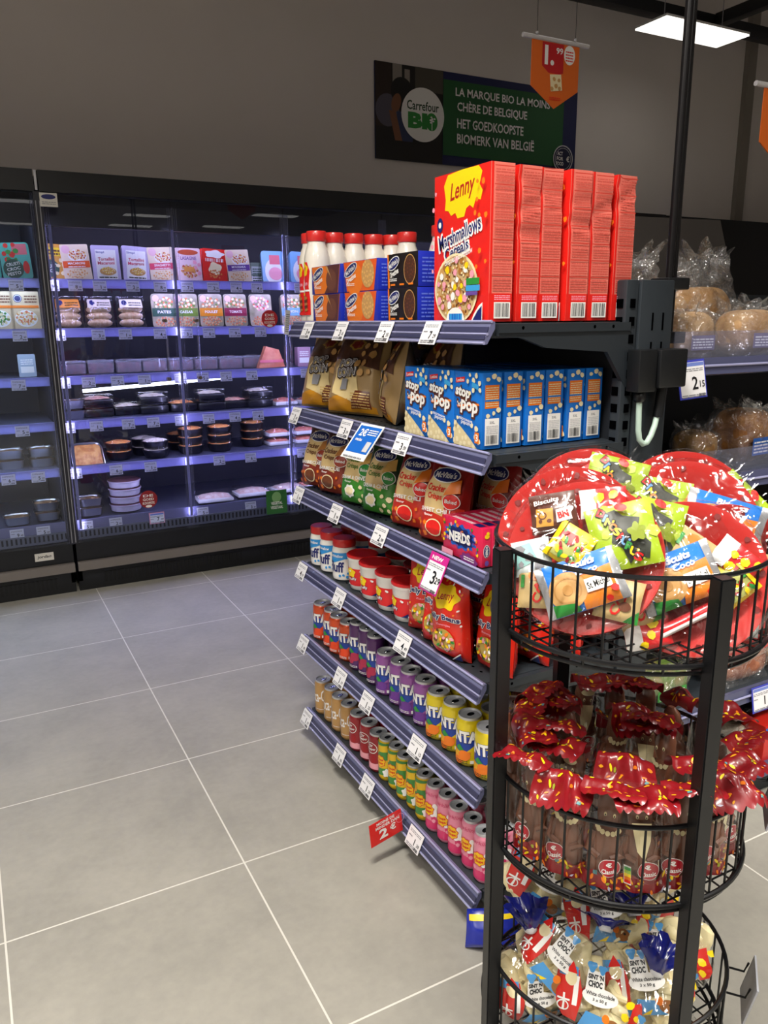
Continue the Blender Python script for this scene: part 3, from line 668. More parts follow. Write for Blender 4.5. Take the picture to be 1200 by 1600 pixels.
# ---- red cereal boxes
CER = mat('cereal box red', '#e3231c', .38, coat=.2)
CERS = mat('cereal side red', '#e87b6d', .42)
def cereal(seed):
    w, dp, h = .195, .054, .284
    m = MB(); rnd = random.Random(seed)
    dents = [(rnd.uniform(-.02, .02), rnd.uniform(.16, .275), rnd.uniform(.001, .004), rnd.uniform(-.8, .8)) for _ in range(3)] if seed else []
    def side(u, v, hh):   # +X face with shallow dents
        q = 0
        for a, b, c, sl in dents:
            t = (v - b - sl * (u - a)) / .012
            q += c * math.exp(-t * t) * (1 if seed else 0)
        return (w / 2 + hh - q, u, v)
    top = lambda u: h - (.006 * abs(sin(40 * u + seed)) if seed else 0)
    m.box(-w / 2 + .002, w / 2 - .014, -dp / 2 + .002, dp / 2 - .002, 0, h - .010, CER)
    m.grid(lambda a, b: (-w / 2, (.5 - a) * dp, b * h), 2, 2, CER)
    m.grid(lambda a, b: side((a - .5) * dp, b * h, 0), 4, 40, CERS)
    m.grid(lambda a, b: (-w / 2 + a * (w - .0) if a < 1 else side(-dp / 2, b * h, 0)[0], -dp / 2, b * h), 8, 40, CER)
    m.grid(lambda a, b: (-w / 2 + a * w if a < 1 else side(dp / 2, b * h, 0)[0], dp / 2, b * h), 8, 40, CER)
    m.grid(lambda a, b: (-w / 2 + a * w, (b - .5) * dp, h - (.004 * sin(pi * b) * (1 + sin(seed + 9 * a)) if seed else 0)), 8, 4, CER)
    d = D()
    BLOBY = [(-.055, .235), (-.062, .262), (-.048, .281), (.0, .284), (.058, .283), (.07, .272), (.062, .25), (.072, .238), (.066, .222), (.05, .226), (.042, .21), (.03, .217), (.018, .212), (.012, .198), (-.012, .197), (-.02, .208), (-.035, .204), (-.045, .214), (-.058, .216)]
    d.poly(BLOBY, YEL); d.txt('Lenny', .004, .247, .088, .042, mat('deep red print', '#b3161c', .4), .12, .012, .35)
    d.ell(-.075, .19, .011, .014, NAVY, 16); d.ell(-.075, .19, .005, .006, WHITE, 12)
    for t, cx, cy, ww, hh in (('Marshmallows', -.004, .168, .148, .029), ('Cereals', -.012, .139, .085, .024)):
        d.txt(t, cx, cy, ww + .010, hh + .008, WHITE, .21, .075); d.txt(t, cx, cy, ww, hh - .002, NAVY, .21, .015)
    d.ell(-.012, .064, .078, .068, CRM, 36); d.ell(-.012, .064, .072, .063, mat('bowl milk', '#c9ab7a', .5), 36)
    ins = lambda x, y: ((x + .012) / .066) ** 2 + ((y - .064) / .058) ** 2 < 1
    rr = random.Random(7)
    d.scatter(-.085, 0, .06, .13, 70, .0085, TAN, 3, ins, 10); d.scatter(-.085, 0, .06, .13, 70, .0034, BRN, 4, ins, 7); d.scatter(-.085, 0, .06, .13, 55, .007, mat('ring brown', '#a8702f', .5), 5, ins, 10); d.scatter(-.085, 0, .06, .13, 50, .003, CRM, 6, ins, 7)
    for k, c in enumerate((PNK, WHITE, YEL, PNK)): d.scatter(-.085, 0, .06, .13, 9, .008, c, 20 + k, ins, 8)
    d.txt('chocolat marshmallow', .0, .125, .10, .012, WHITE, .21, .01)
    d.rect(.03, .070, .075, .082, GRN); d.rect(.03, .058, .077, .069, mat('light blue print', '#3ba0dd', .4)); d.rect(.03, .05, .07, .057, mat('violet print', '#6a4a9c', .4))
    d.scatter(.055, .10, .095, .26, 9, .006, ORG, 8); d.scatter(-.096, .1, -.08, .27, 5, .006, PNK, 9)
    d.ell(-.005, .004, .032, .024, WHITE, 24); d.rect(-.027, .004, .02, .016, mat('light blue print', '#3ba0dd', .4)); d.bars(-.026, .004, .019, .016, 5, BLU, 1)
    d.poly([(.052, 0), (.09, 0), (.09, .036), (.078, .03), (.062, .015)], WHITE); d.poly([(.058, .003), (.088, .003), (.088, .03), (.074, .02)], NAVY)
    m.decals(d, fy(dp / 2))
    s = D(); s.rect(-dp / 2, 0, dp / 2, .052, CER); s.rect(-dp / 2 + .001, 0, -dp / 2 + .006, h, CER)
    for k in range(7):
        z0 = .056 + k * .032
        s.rect(-dp / 2 + .006, z0 + .028, dp / 2 - .002, z0 + .030, mat('side line red', '#c93f33', .42)); s.lines(-dp / 2 + .008, z0 + .002, dp / 2 - .004, z0 + .026, 5, mat('side text red', '#cf574b', .42), .5, seed * 10 + k)
    s.rect(-dp / 2 + .009, .006, dp / 2 - .007, .036, WHITE); s.bars(-dp / 2 + .012, .009, dp / 2 - .010, .034, 13, BLACK, 3); s.lines(-dp / 2 + .009, .04, dp / 2 - .008, .05, 3, PNK, .5, 4)
    m.decals(s, side, cut=(None, .008))
    return m
CX0 = .898
for k in range(6):
    x = CX0 + .027 + k * .062
    o = cereal(k).obj('cereal_box', None, (x + (.002 if k % 2 else 0), 1.372 + .004 * (k % 3) - .01, SZ[0] + .001), (0, 0, -pi / 2 + (.03 if k == 1 else -.012 * (k % 3))), sharp=30)
    if k == 5: o.rotation_euler.z = -pi / 2 + .04
    tag(o, ['red cereal box at the shelf front showing its bowl picture', 'second red cereal box from the front with a deep dent', 'third red cereal box from the front of the row', 'fourth red cereal box from the front of the row', 'fifth red cereal box from the front of the row', 'rearmost red cereal box beside the shelving upright'][k], 'cereal box', 'red cereal boxes on the top shelf')

# ---- biscuit boxes
def biscuit(kind):
    w, dp, h = (.185, .075, .0735) if kind < 2 else (.135, .09, .0745)
    m = MB(); base = mat('biscuit box blue', '#1d2fae', .35, coat=.2)
    m.box(-w / 2, w / 2, -dp / 2, dp / 2, 0, h, base, .0015)
    d = D(); e = w / 2
    shape = [(-e + .004, h - .001), (-e + .012, h * .5), (-e + .02, .001), (e - .02, .001), (e - .012, h * .5), (e - .004, h - .001)]
    if kind == 0:
        d.poly(shape, ORG); d.poly([(-.01, .001), (e - .022, .001), (e - .013, h * .5), (e - .006, h - .001), (.0, h - .001), (.03, h * .5)], mat('biscuit box brown', '#5b3029', .4)); d.ell(.035, .035, .032, .028, mat('choc biscuit', '#6f4230', .5), 24); d.poly([(0, h - .002), (.012, h - .002), (.042, .03), (.03, .045)], TAN)
    elif kind == 1:
        d.poly(shape, mat('biscuit box orange', '#e8601f', .4)); d.ell(-.03, .03, .045, .04, ORG, 20); d.ell(.042, .04, .033, .033, TAN, 24); d.scatter(.012, .01, .072, .07, 26, .004, mat('oat', '#e5b56b', .5), 3, lambda x, y: ((x - .042) / .03) ** 2 + ((y - .04) / .03) ** 2 < 1)
    else:
        base2 = mat('biscuit box black', '#1c1410', .35)
        d.rect(-e, 0, e, h, base2); d.poly([(-e, h), (-e + .006, h), (-e + .012, 0), (-e + .004, 0)], ORG); d.ell(.034, .038, .026, .032, mat('choc biscuit dark', '#4a2b1c', .45), 24); d.scatter(.012, .012, .056, .066, 30, .0026, BRN, 2, lambda x, y: ((x - .034) / .024) ** 2 + ((y - .038) / .029) ** 2 < 1); d.ring(.034, .038, .026, .032, .002, TAN, 24)
        for q in (-.05, -.01, .03): d.rect(q, .005, q + .02, .009, ORG)
    lx = -w * .26
    d.ell(lx, h * .72, w * .2, .0135, WHITE, 20, .35); d.ell(lx, h * .72, w * .185, .0115, NAVY, 20, .35); d.txt("McVitie's", lx, h * .72, w * .3, .012, WHITE, .35, .02)
    d.txt('Digestives', lx + .005, h * .42, w * .28, .017, WHITE, .3, .03); d.lines(lx - w * .12, h * .2, lx + w * .12, h * .3, 2, WHITE, .5, 3)
    m.decals(d, fy(dp / 2))
    s = D(); s.lines(-dp / 2 + .01, .01, dp / 2 - .012, h - .008, 7, mat('side text blue', '#5f74e0', .4), .4, 3); m.decals(s, fside(w / 2))
    return m
nm = ['orange and brown', 'bright orange', 'black']
for k, (y, kind) in enumerate([(2.025, 0), (1.818, 1), (1.605, 2)]):
    for lv in (0, 1):
        hgt = (.0735, .0735, .0745)[kind]
        if lv == 0: me = biscuit(kind).mesh('biscuit_box', 30)
        o = bpy.data.objects.new('biscuit_box', me); COL.objects.link(o); o.location = (.94 + (.008 if kind == 2 else 0), y, SZ[0] + .001 + lv * (hgt + .0008)); o.rotation_euler = (0, 0, -pi / 2 + (.0, .02)[lv])
        tag(o, '%s biscuit box with round biscuit picture, %s of its stack of two' % (nm[kind], ('lower', 'upper')[lv]), 'biscuit box', 'stacked biscuit boxes on the top shelf')
        for row in ((1,) if kind < 2 else (1,)):
            c = o.copy(); COL.objects.link(c); c.location.x += .095
            tag(c, '%s biscuit box in the second row, %s of the stack behind' % (nm[kind], ('lower', 'upper')[lv]), 'biscuit box', 'stacked biscuit boxes on the top shelf')

# ---- white bottles with red caps
def bottle():
    t = empty('bottle'); m = MB(); W = mat('bottle ivory', '#ece6da', .3, coat=.3)
    m.lathe([(.030, 0), (.036, .004), (.037, .02), (.037, .165), (.036, .18), (.031, .20), (.026, .212), (.0255, .222)], W, 28); m.obj('body', t)
    m = MB(); m.lathe([(.0275, 0), (.0285, .002), (.0285, .026), (.027, .028)], mat('bottle cap red', '#d62a26', .35, coat=.3), 28); m.obj('cap', t, (0, 0, .2215))
    m = MB(); d = D(); d.poly([(-.03, .02), (.03, .02), (.03, .06), (.024, .10), (.03, .14), (.02, .165), (-.02, .165), (-.03, .14), (-.024, .10), (-.03, .06)], RED); d.blob(0, .145, .022, .02, 6, .08, YEL); d.txt('Lenny', 0, .147, .032, .013, RED, .1, .01, .3); d.txt('Pancake', 0, .105, .042, .012, PNK, .15, .03); d.rect(-.028, .085, .028, .09, WHITE)
    for q in range(5): d.ell(0, .035 + q * .008, .02, .006, BRN if q % 2 else mat('pancake', '#b5763a', .5), 16)
    d.ell(0, .077, .012, .004, YEL, 12); d.rect(-.03, .02, .03, .028, RED)
    m.decals(d, fcyl(.037), cut=(.008, None)); m.obj('label', t)
    return t
bp = bottle()
BOT = [(.94, 2.168, 'front bottle of the row beside the biscuit boxes'), (1.004, 2.19, 'second bottle behind the orange and brown biscuit boxes'), (1.069, 2.19, 'third bottle behind the biscuit boxes'), (1.134, 2.19, 'fourth bottle behind the biscuit boxes'), (1.192, 2.18, 'fifth bottle behind the biscuit boxes'), (1.192, 2.09, 'sixth bottle peeping over the biscuit boxes'), (1.192, 1.90, 'bottle whose cap shows above the black biscuit boxes'), (.951, 2.232, 'outermost bottle at the far shelf end')]
for k, (x, y, l) in enumerate(BOT):
    place(bp, k == 0, (x, y, SZ[0] + .001), (0, 0, -pi / 2 - .25), 'white plastic bottle with red cap, ' + l, 'bottle', 'white red-capped bottles')

# ---- popcorn boxes
def popcorn():
    w, dp, h = .102, .047, .152; m = MB(); B = mat('popcorn box blue', '#1273d4', .35, coat=.2)
    m.box(-w / 2, w / 2, -dp / 2, dp / 2, 0, h, B, .001); d = D(); e = w / 2; PC = mat('popcorn cream', '#efe2b8', .5)
    d.poly([(-e, 0), (e - .015, 0), (.01, .018), (-.02, .036), (-e, .052)], mat('popcorn shade', '#e0cf9e', .5)); d.scatter(-e, .001, e - .01, .05, 46, .0055, PC, 3, lambda x, y: y < .052 - (x + e) * .6 - .003, 8)
    d.poly([(-.045, .128), (-.012, .132), (-.012, .142), (-.045, .138)], RED); d.txt('Lonkies', -.028, .135, .028, .007, WHITE, .1)
    for t, cx, cy, ww, hh in (('stop', -.017, .108, .054, .026), ("'n'", -.03, .086, .013, .010), ('pop', .008, .079, .062, .028)):
        d.txt(t, cx, cy, ww + .009, hh + .009, mat('logo brown', '#5a2d1e', .4), -.12, .12)
    d.poly([(-.04, .083), (.04, .092), (.045, .088), (-.035, .079)], ORG)
    for t, cx, cy, ww, hh in (('stop', -.017, .108, .054, .026), ("'n'", -.03, .086, .013, .010), ('pop', .008, .079, .062, .028)):
        d.txt(t, cx, cy, ww, hh, WHITE, -.12, .04)
    d.txt('microwave', -.004, .056, .05, .007, WHITE, -.12, .01); d.txt('popcorn', -.002, .047, .036, .008, WHITE, -.12, .02)
    d.scatter(.02, .015, .046, .05, 6, .0065, PC, 5, None, 8); d.scatter(-.045, .045, -.03, .06, 3, .005, PC, 6); d.scatter(.0, .11, .048, .148, 8, .006, PC, 8); d.poly([(.018, .124), (.042, .118), (.043, .128), (.02, .134)], mat('light blue print', '#3ba0dd', .4))
    d.rect(.032, .012, .047, .034, ORG); d.txt('3', .0395, .023, .009, .015, WHITE, 0, .03)
    m.decals(d, fy(dp / 2), step=.0002)
    s = D(); s.rect(-.017, .082, .017, .128, ORG); s.lines(-.015, .086, .015, .126, 9, CRM, .4, 2); s.rect(-.017, .096, .017, .099, B); s.scatter(-.02, .13, .02, .147, 3, .006, PC, 3); s.scatter(-.018, .066, .018, .08, 3, .006, PC, 4)
    s.rect(-.017, .008, .017, .062, WHITE); s.txt('3XL', 0, .054, .012, .005, GRY); s.lines(-.014, .032, .014, .05, 5, LGRY, .4, 5); s.bars(-.014, .011, .014, .029, 14, BLACK, 4)
    m.decals(s, fside(w / 2)); return m
me = popcorn().mesh('popcorn_box', 30)
for c in range(3):
    for r_ in range(6):
        o = bpy.data.objects.new('popcorn_box', me); COL.objects.link(o)
        o.location = (.908 + .0235 + r_ * .0535 - .003, 1.338 + c * .1035 + (.003 if r_ % 2 else 0), SZ[1] + .0005); o.rotation_euler = (0, 0, -pi / 2 + .012 * ((r_ * 2 + c) % 3 - 1))
        tag(o, 'blue popcorn box, %s from the shelf front in the %s column' % (ORD[r_], ('near', 'middle', 'far')[c]), 'popcorn box', 'blue popcorn boxes')

# ---- pink sweets boxes
def nerds():
    w, dp, h = .148, .0225, .083; m = MB(); B = mat('sweets box pink', '#dc2350', .35, coat=.2)
    m.box(-w / 2, w / 2, -dp / 2, dp / 2, 0, h, B, .0008); d = D()
    d.blob(-.006, .048, .058, .026, 14, .13, mat('splash blue', '#1a5fc4', .4)); d.blob(-.006, .048, .05, .02, 11, .12, NAVY, 2)
    for k, c in enumerate((GRN, YEL, mat('violet print', '#6a4a9c', .4), ORG, PNK)): d.scatter(-.072, .022, .06, .08, 5, .005, c, 30 + k)
    d.txt('NERDS', -.006, .047, .084, .026, NAVY, .06, .1); d.txt('NERDS', -.006, .047, .08, .023, WHITE, .06, .05)
    d.blob(.03, .004, .032, .016, 9, .1, mat('grape violet', '#7d2f7a', .4)); d.lines(.012, .004, .05, .014, 2, WHITE, .5, 2); d.rect(-.074, 0, -.03, .012, PNK)
    m.decals(d, fy(dp / 2)); s = D(); s.ell(0, .034, .008, .014, WHITE, 16); s.ell(0, .034, .007, .013, NAVY, 16); s.txt('NERDS', 0, .034, .022, .006, WHITE, pi / 2, .03); s.ell(.0, .066, .006, .005, YEL, 12); s.ell(.002, .072, .004, .004, YEL, 10); s.ell(0, .009, .005, .006, mat('violet print', '#6a4a9c', .4), 12)
    m.decals(s, fside(w / 2)); t = D(); t.rect(-.05, -.006, .03, .006, PNK); t.lines(-.045, -.004, .025, .004, 2, WHITE, .5, 3); t.rect(.035, -.008, .06, .008, NAVY); m.decals(t, ftop(h)); return m
me = nerds().mesh('sweets_box', 30)
for r_ in range(11):
    o = bpy.data.objects.new('sweets_box', me); COL.objects.link(o); o.location = (.9135 + r_ * .0235, 1.348, SZ[2] + .0005); o.rotation_euler = (0, 0, -pi / 2)
    tag(o, 'pink sweets box with blue splash, %s' % ('at the shelf front' if r_ == 0 else ORD[r_] + ' from the shelf front' if r_ < 10 else 'rearmost of the row'), 'sweets box', 'pink sweets boxes')

# ---- printed pillow bags
def pillow(w, h, dp, base, deco, seed=0, taper=.10, back=None, crimp=.94, nx=18, nz=26, wr=.004):
    m = MB(); rnd = random.Random(seed); off = Vector((seed * 3.7, seed * 1.3, 0))
    def xs(u, v): 
        s = v / h
        return u * (1 - taper * s * s) * (1 - .04 * sin(pi * s))
    def th(u, v):
        s = min(max(v / h, 0), 1); a = min(abs(2 * u / w), 1)
        g = min(1, (s / .16) ** .6 if s > 0 else 0) * (.35 + .65 * 1) * (1 if s < .55 else max(0, (crimp - s) / (crimp - .55)) ** .75)
        e = max(0, 1 - a ** 3) ** .55
        n = noise.noise(Vector((u * 28, v * 20, 0)) + off) * wr * e * min(1, g + .2) * 1.5 + abs(noise.noise(Vector((u * 60, v * 12, 5)) + off)) * wr * (.6 if s > .6 else .3) * e
        return dp / 2 * (.18 + .82 * g if s < .2 else g) * e + n + .0006
    f = lambda u, v, hh: (xs(u, v), -th(u, v) - hh, v)
    bk = lambda u, v: (xs(u, v), th(u, v) * .9, v)
    m.grid(lambda a, b: f((a - .5) * w, b * h, 0), nx, nz, base)
    m.grid(lambda a, b: bk((.5 - a) * w, b * h), nx, nz, back or base)
    m.grid(lambda a, b: tuple(Vector(f((a - .5) * w, 0, 0)).lerp(Vector(bk((a - .5) * w, 0)), b)), nx, 1, base)
    if deco: m.decals(deco, f, cut=(w / nx, h / nz), base=.0010, step=.0004)
    return m
CB = mat('crisp bag brown', '#4a1f18', .28, coat=.3); CG = mat('crisp bag green', '#3f8f2e', .28, coat=.3); CGD = mat('crisp bag dark green', '#1f3d1c', .28, coat=.3); CR = mat('crisp bag red', '#d0301f', .28, coat=.3); CRD = mat('crisp bag dark red', '#8c1612', .28, coat=.3)
def crisp(kind, seed):
    w, h = .142, .192; d = D(); e = w / 2
    top, low, word = [(CB, mat('crisp bag chestnut', '#8a3322', .3), 'BARBECUE'), (CGD, CG, 'CREAM & CHIVE'), (CRD, CR, 'SWEET CHILI')][kind]
    d.poly([(-e * .96, .004), (e * .96, .004), (e * .95, .085), (-e * .95, .095)], low)
    d.poly([(-.05, .075), (.02, .062), (.032, .13), (.01, .168), (-.04, .17), (-.055, .12)], mat('cracker beige', '#e3c58a', .4))
    d.ell(-.002, .155, .046, .018, WHITE, 24); d.ell(-.002, .155, .043, .0155, NAVY, 24); d.txt("McVitie's", -.002, .155, .07, .014, WHITE, .04, .03)
    d.txt('Cracker', -.015, .124, .062, .016, [BRN, mat('green ink', '#4c7a22', .4), RED][kind]); d.txt('Crisps', -.012, .103, .05, .017, [BRN, mat('green ink', '#4c7a22', .4), RED][kind])
    d.ell(.04, .098, .022, .018, [mat('patch brown red', '#a5402c', .4), GRN, RED][kind], 20); d.ring(.04, .098, .022, .018, .0015, WHITE, 20); d.txt('Baked', .04, .098, .03, .009, WHITE)
    d.txt(word, -.005, .073, .1, .010, WHITE, .03, .03); d.txt('flavour', -.02, .061, .03, .006, WHITE)
    if kind == 1: d.blob(-.01, .035, .02, .017, 7, .1, WHITE); d.ell(-.01, .035, .015, .011, CRM); d.scatter(.02, .01, .055, .05, 6, .008, CRM, 4); d.scatter(-.06, .01, -.03, .06, 8, .007, GRN, 5, None, 5, .3)
    else:
        d.ring(.0, .034, .026, .02, .003, CRM, 22); d.ell(.0, .034, .023, .017, [BRN, RED][kind // 2], 22); d.scatter(-.06, .005, -.02, .05, 6, .008, ORG, 6, None, 4); d.scatter(.03, .01, .06, .05, 4, .007, ORG, 8, None, 4)
    d.poly([(.02, .11), (.06, .12), (.055, .15), (.03, .14)], [mat('cracker toast', '#b8793a', .4), mat('cracker gold', '#d6a95a', .4), ORG][kind])
    return pillow(w, h, .07, top, d, seed)
CRI = [(2.195, 0, .935, 0, 'far brown barbecue crisp bag'), (2.075, 0, .94, .02, 'second brown barbecue crisp bag next to the green bags'), (1.915, 1, .94, 0, 'far green crisp bag beside the brown bags'), (1.785, 1, .94, .04, 'near green crisp bag beside the red bags'), (1.628, 2, .945, 0, 'red crisp bag leaning beside the green bags'), (1.478, 2, .935, .12, 'large red crisp bag leaning forward beside the pink sweets boxes')]
for k, (y, kind, x, rz, l) in enumerate(CRI):
    o = crisp(kind, k + 1).obj('crisp_bag', None, (x, y, SZ[2] + .001), (radians(-12), 0, -pi / 2 + .3 - .5 * rz), sharp=60); tag(o, l, 'crisp bag', 'crisp bags on the third shelf')
for k, (y, kind) in enumerate([(2.13, 0), (1.86, 1), (1.60, 2), (1.44, 2)]):
    o = crisp(kind, k + 11).obj('crisp_bag', None, (1.06, y, SZ[2] + .001), (radians(-6), 0, -pi / 2), sharp=60); tag(o, '%s crisp bag in the second row, behind the %s' % (('brown', 'green', 'red', 'red')[k], ('brown front bags', 'green front bags', 'leaning red bag', 'pink sweets boxes')[k]), 'crisp bag', 'crisp bags on the third shelf')

# ---- chocolate popcorn bags
def chocpop(seed):
    w, h = .205, .228; d = D(); e = w / 2
    G = mat('bag gold', '#d4b26c', .3, .1, coat=.3); K = mat('bag cocoa', '#5a3a2a', .28, coat=.3)
    d.poly([(-e * .95, .004), (e * .93, .004), (e * .9, .02), (.02, .03), (-.03, .045), (-e * .95, .03)], mat('bag amber', '#c98a1e', .3)); d.poly([(-.06, .05), (-.02, .04), (.05, .02), (.03, .10), (-.03, .15), (-.07, .12)], mat('bag cream gold', '#e3cc95', .28))
    d.poly([(.005, .012), (.08, .015), (.075, .06), (.03, .06)], mat('bag brown red', '#6f351d', .3)); d.lines(.01, .015, .075, .058, 6, G, .4, seed)
    d.poly([(-e * .9, .15), (e * .9, .12), (e * .8, .2), (-e * .8, .21)], K)
    d.blob(-.01, .19, .03, .017, 6, .1, mat('dull gold', '#a3802e', .3)); d.blob(-.01, .19, .022, .012, 6, .1, mat('dull red', '#7a2418', .3))
    for t, yy, ww in (('POP', .135, .06), ('CORN', .108, .078)):
        d.txt(t, -.015, yy, ww + .008, .033, mat('ink cocoa', '#2a1710', .4), .1, .1); d.txt(t, -.015, yy, ww, .025, mat('pale grey print', '#c9c9cd', .5), .1, .04); d.txt(t, -.015, yy, ww - .004, .021, mat('ink cocoa', '#2a1710', .4), .1, -.01)
    d.rect(-.03, .06, .0, .09, GRY); d.scatter(.02, .1, .07, .19, 9, .011, TAN, seed, None, 9)
    return pillow(w, h, .085, mat('bag bronze', '#a98a5a', .3, .1, coat=.3), d, seed, back=mat('bag silver', '#b9b9ba', .3, .8), wr=.007)
for k, (y, x, rz, tl, l) in enumerate([(2.165, .955, .38, -17, 'far gold chocolate popcorn bag'), (1.968, .955, .36, -15, 'middle gold chocolate popcorn bag with white lettering'), (1.80, .985, -.45, -10, 'third chocolate popcorn bag turned sideways showing its silver back'), (1.64, 1.02, -.2, -8, 'dark chocolate popcorn bag half hidden behind blue popcorn boxes')]):
    o = chocpop(k + 21).obj('popcorn_bag', None, (x, y, SZ[1] + .001), (radians(tl), 0, -pi / 2 + rz), sharp=60); tag(o, l, 'popcorn bag', 'gold chocolate popcorn bags')
for k, (x, y) in enumerate([(1.09, 2.1), (1.12, 1.86)]):
    o = chocpop(k + 27).obj('popcorn_bag', None, (x, y, SZ[1] + .001), (radians(-6), 0, -pi / 2)); tag(o, 'shaded gold popcorn bag deep on the second shelf, behind the %s bag' % ('far', 'sideways turned')[k], 'popcorn bag', 'gold chocolate popcorn bags')

# ---- marshmallow jars
def jar():
    t = empty('jar'); m = MB(); m.lathe([(.030, 0), (.035, .004), (.0365, .012), (.0365, .085), (.034, .096), (.031, .102)], mat('jar white', '#f2f0ea', .25, coat=.4), 28); m.obj('body', t)
    m = MB(); m.lathe([(.0335, 0), (.0345, .002), (.0345, .02), (.0325, .023)], mat('lid red', '#c92321', .35, coat=.2), 28); m.obj('lid', t, (0, 0, .1015))
    m = MB(); d = D(); d.poly([(-.05, .068), (.05, .068), (.05, .088), (-.05, .082)], mat('jar label blue', '#2a8fd6', .4)); d.txt('Marshmallow', 0, .076, .05, .009, WHITE, 0, .02); d.poly([(-.02, .05), (.03, .068), (-.04, .068)], mat('jar label blue', '#2a8fd6', .4)); d.txt('Fluff', 0, .043, .056, .032, NAVY, 0, .03); d.scatter(.01, .012, .04, .025, 4, .005, mat('jar label blue', '#2a8fd6', .4), 2)
    m.decals(d, fcyl(.0365), cut=(.007, None)); m.obj('label', t); return t
jp = jar()
for k, (x, y, l) in enumerate([(.94, 2.19, 'farthest of the three front jars'), (.94, 2.115, 'middle of the three front jars'), (.94, 2.025, 'nearest of the three front jars, beside the red tubs'), (1.02, 2.14, 'second row behind the middle jar'), (1.02, 2.06, 'second row behind the nearest jar'), (1.03, 1.97, 'second row beside the tubs')]):
    place(jp, k == 0, (x, y, SZ[3]), (0, 0, -pi / 2 + .22 + .1 * (k % 3 - 1)), 'white spread jar with red lid, ' + l, 'jar', 'white spread jars')
# ---- tubs
def tub():
    t = empty('tub'); m = MB(); W = mat('tub white', '#f0efeb', .3, coat=.2)
    m.lathe([(.034, 0), (.036, .002), (.0385, .02), (.0425, .086), (.044, .088), (.044, .094), (.0425, .095)], W, 30); m.obj('body', t)
    m = MB(); m.lathe([(.0445, 0), (.0455, .001), (.0455, .006), (.043, .008), (.042, .0065)], mat('tub lid red', '#d01f22', .3, coat=.4), 30); m.obj('lid', t, (0, 0, .094))
    m = MB(); d = D(); d.rect(-.12, .014, .12, .064, mat('tub red', '#e0262a', .35)); 
    for c in (-.07, 0, .07): d.blob(c - .005, .052, .015, .013, 5, .12, YEL); d.txt('Fluffy', c, .033, .03, .012, NAVY, .15, .05); d.txt('Fluffy', c, .033, .028, .01, WHITE, .15, .02)
    d.scatter(-.11, .016, .11, .03, 9, .0045, WHITE, 4, None, 7, .7); d.scatter(-.11, .045, .11, .062, 8, .0045, WHITE, 5, None, 7, .7); d.poly([(.025, .015), (.045, .015), (.045, .027)], NAVY)
    m.decals(d, fcyl(.0385, lambda v: 1 + (v - .02) * 1.58), cut=(.008, None)); m.obj('label', t); return t
tp = tub()
for k, (x, y, l) in enumerate([(.95, 1.925, 'farthest of the four front tubs'), (.945, 1.838, 'second of the four front tubs from the far end'), (.945, 1.742, 'third of the four front tubs'), (.945, 1.652, 'nearest of the four front tubs beside the jelly bean bags'), (1.045, 1.87, 'second row, behind the farthest front tub'), (1.045, 1.765, 'second row, behind the third front tub'), (1.045, 1.665, 'second row, behind the nearest front tub'), (1.14, 1.82, 'third row deep on the shelf')]):
    place(tp, k == 0, (x, y, SZ[3]), (0, 0, -pi / 2 + .3 - .12 * k), 'white tub with red lid, ' + l, 'tub', 'white red-lidded tubs')
# ---- jelly bean bags
def jelly(seed):
    w, h = .112, .205; d = D(); e = w / 2
    d.blob(0, .15, .038, .027, 6, .12, YEL, 1); d.txt('Lenny', 0, .15, .05, .024, mat('deep red print', '#b3161c', .4), .12, .015, .3)
    d.txt('Jelly Beans', 0, .103, .094, .020, WHITE, 0, .1); d.txt('Jelly Beans', 0, .103, .09, .017, NAVY, 0, .03); d.txt('Zuurtjes', 0, .086, .04, .006, PNK)
    d.ell(0, .05, .034, .027, mat('window beans', '#b79b4c', .35), 20)
    for k, c in enumerate((WHITE, GRN, ORG, BRN, PNK, YEL)): d.scatter(-.03, .026, .03, .075, 5, .0065, c, seed * 7 + k, lambda x, y: (x / .032) ** 2 + ((y - .05) / .025) ** 2 < 1, 8, .6)
    for k, c in enumerate((YEL, WHITE, ORG)): d.scatter(-.05, .01, .05, .19, 7, .004, c, seed * 5 + k, lambda x, y: abs(x) > .036 or y > .178, 7, .6)
    d.poly([(.018, .006), (.046, .006), (.046, .024)], NAVY); d.poly([(.016, .004), (.02, .004), (.048, .026), (.046, .028)], WHITE)
    return pillow(w, h, .06, mat('jelly bag red', '#da2a1c', .25, coat=.4), d, seed, taper=.03, wr=.005)
for k, (x, y, rz, tl, l) in enumerate([(.945, 1.555, .55, -4, 'far red jelly bean bag beside the white tubs'), (.93, 1.47, .35, -7, 'second red jelly bean bag from the tubs'), (.915, 1.395, .25, 3, 'third red jelly bean bag tipping over the shelf edge'), (.955, 1.29, .1, -5, 'nearest red jelly bean bag behind the rack post'), (1.06, 1.30, .12, -4, 'red jelly bean bag in the second row, nearest the shelf end'), (1.15, 1.30, .1, -4, 'red jelly bean bag deep at the near shelf end'), (1.03, 1.46, .1, -4, 'red jelly bean bag in the second row behind the second bag')]):
    o = jelly(k + 41).obj('sweets_bag', None, (x, y, SZ[3] + .001), (radians(tl), 0, -pi / 2 + rz), sharp=60); tag(o, l, 'sweets bag', 'red jelly bean bags')

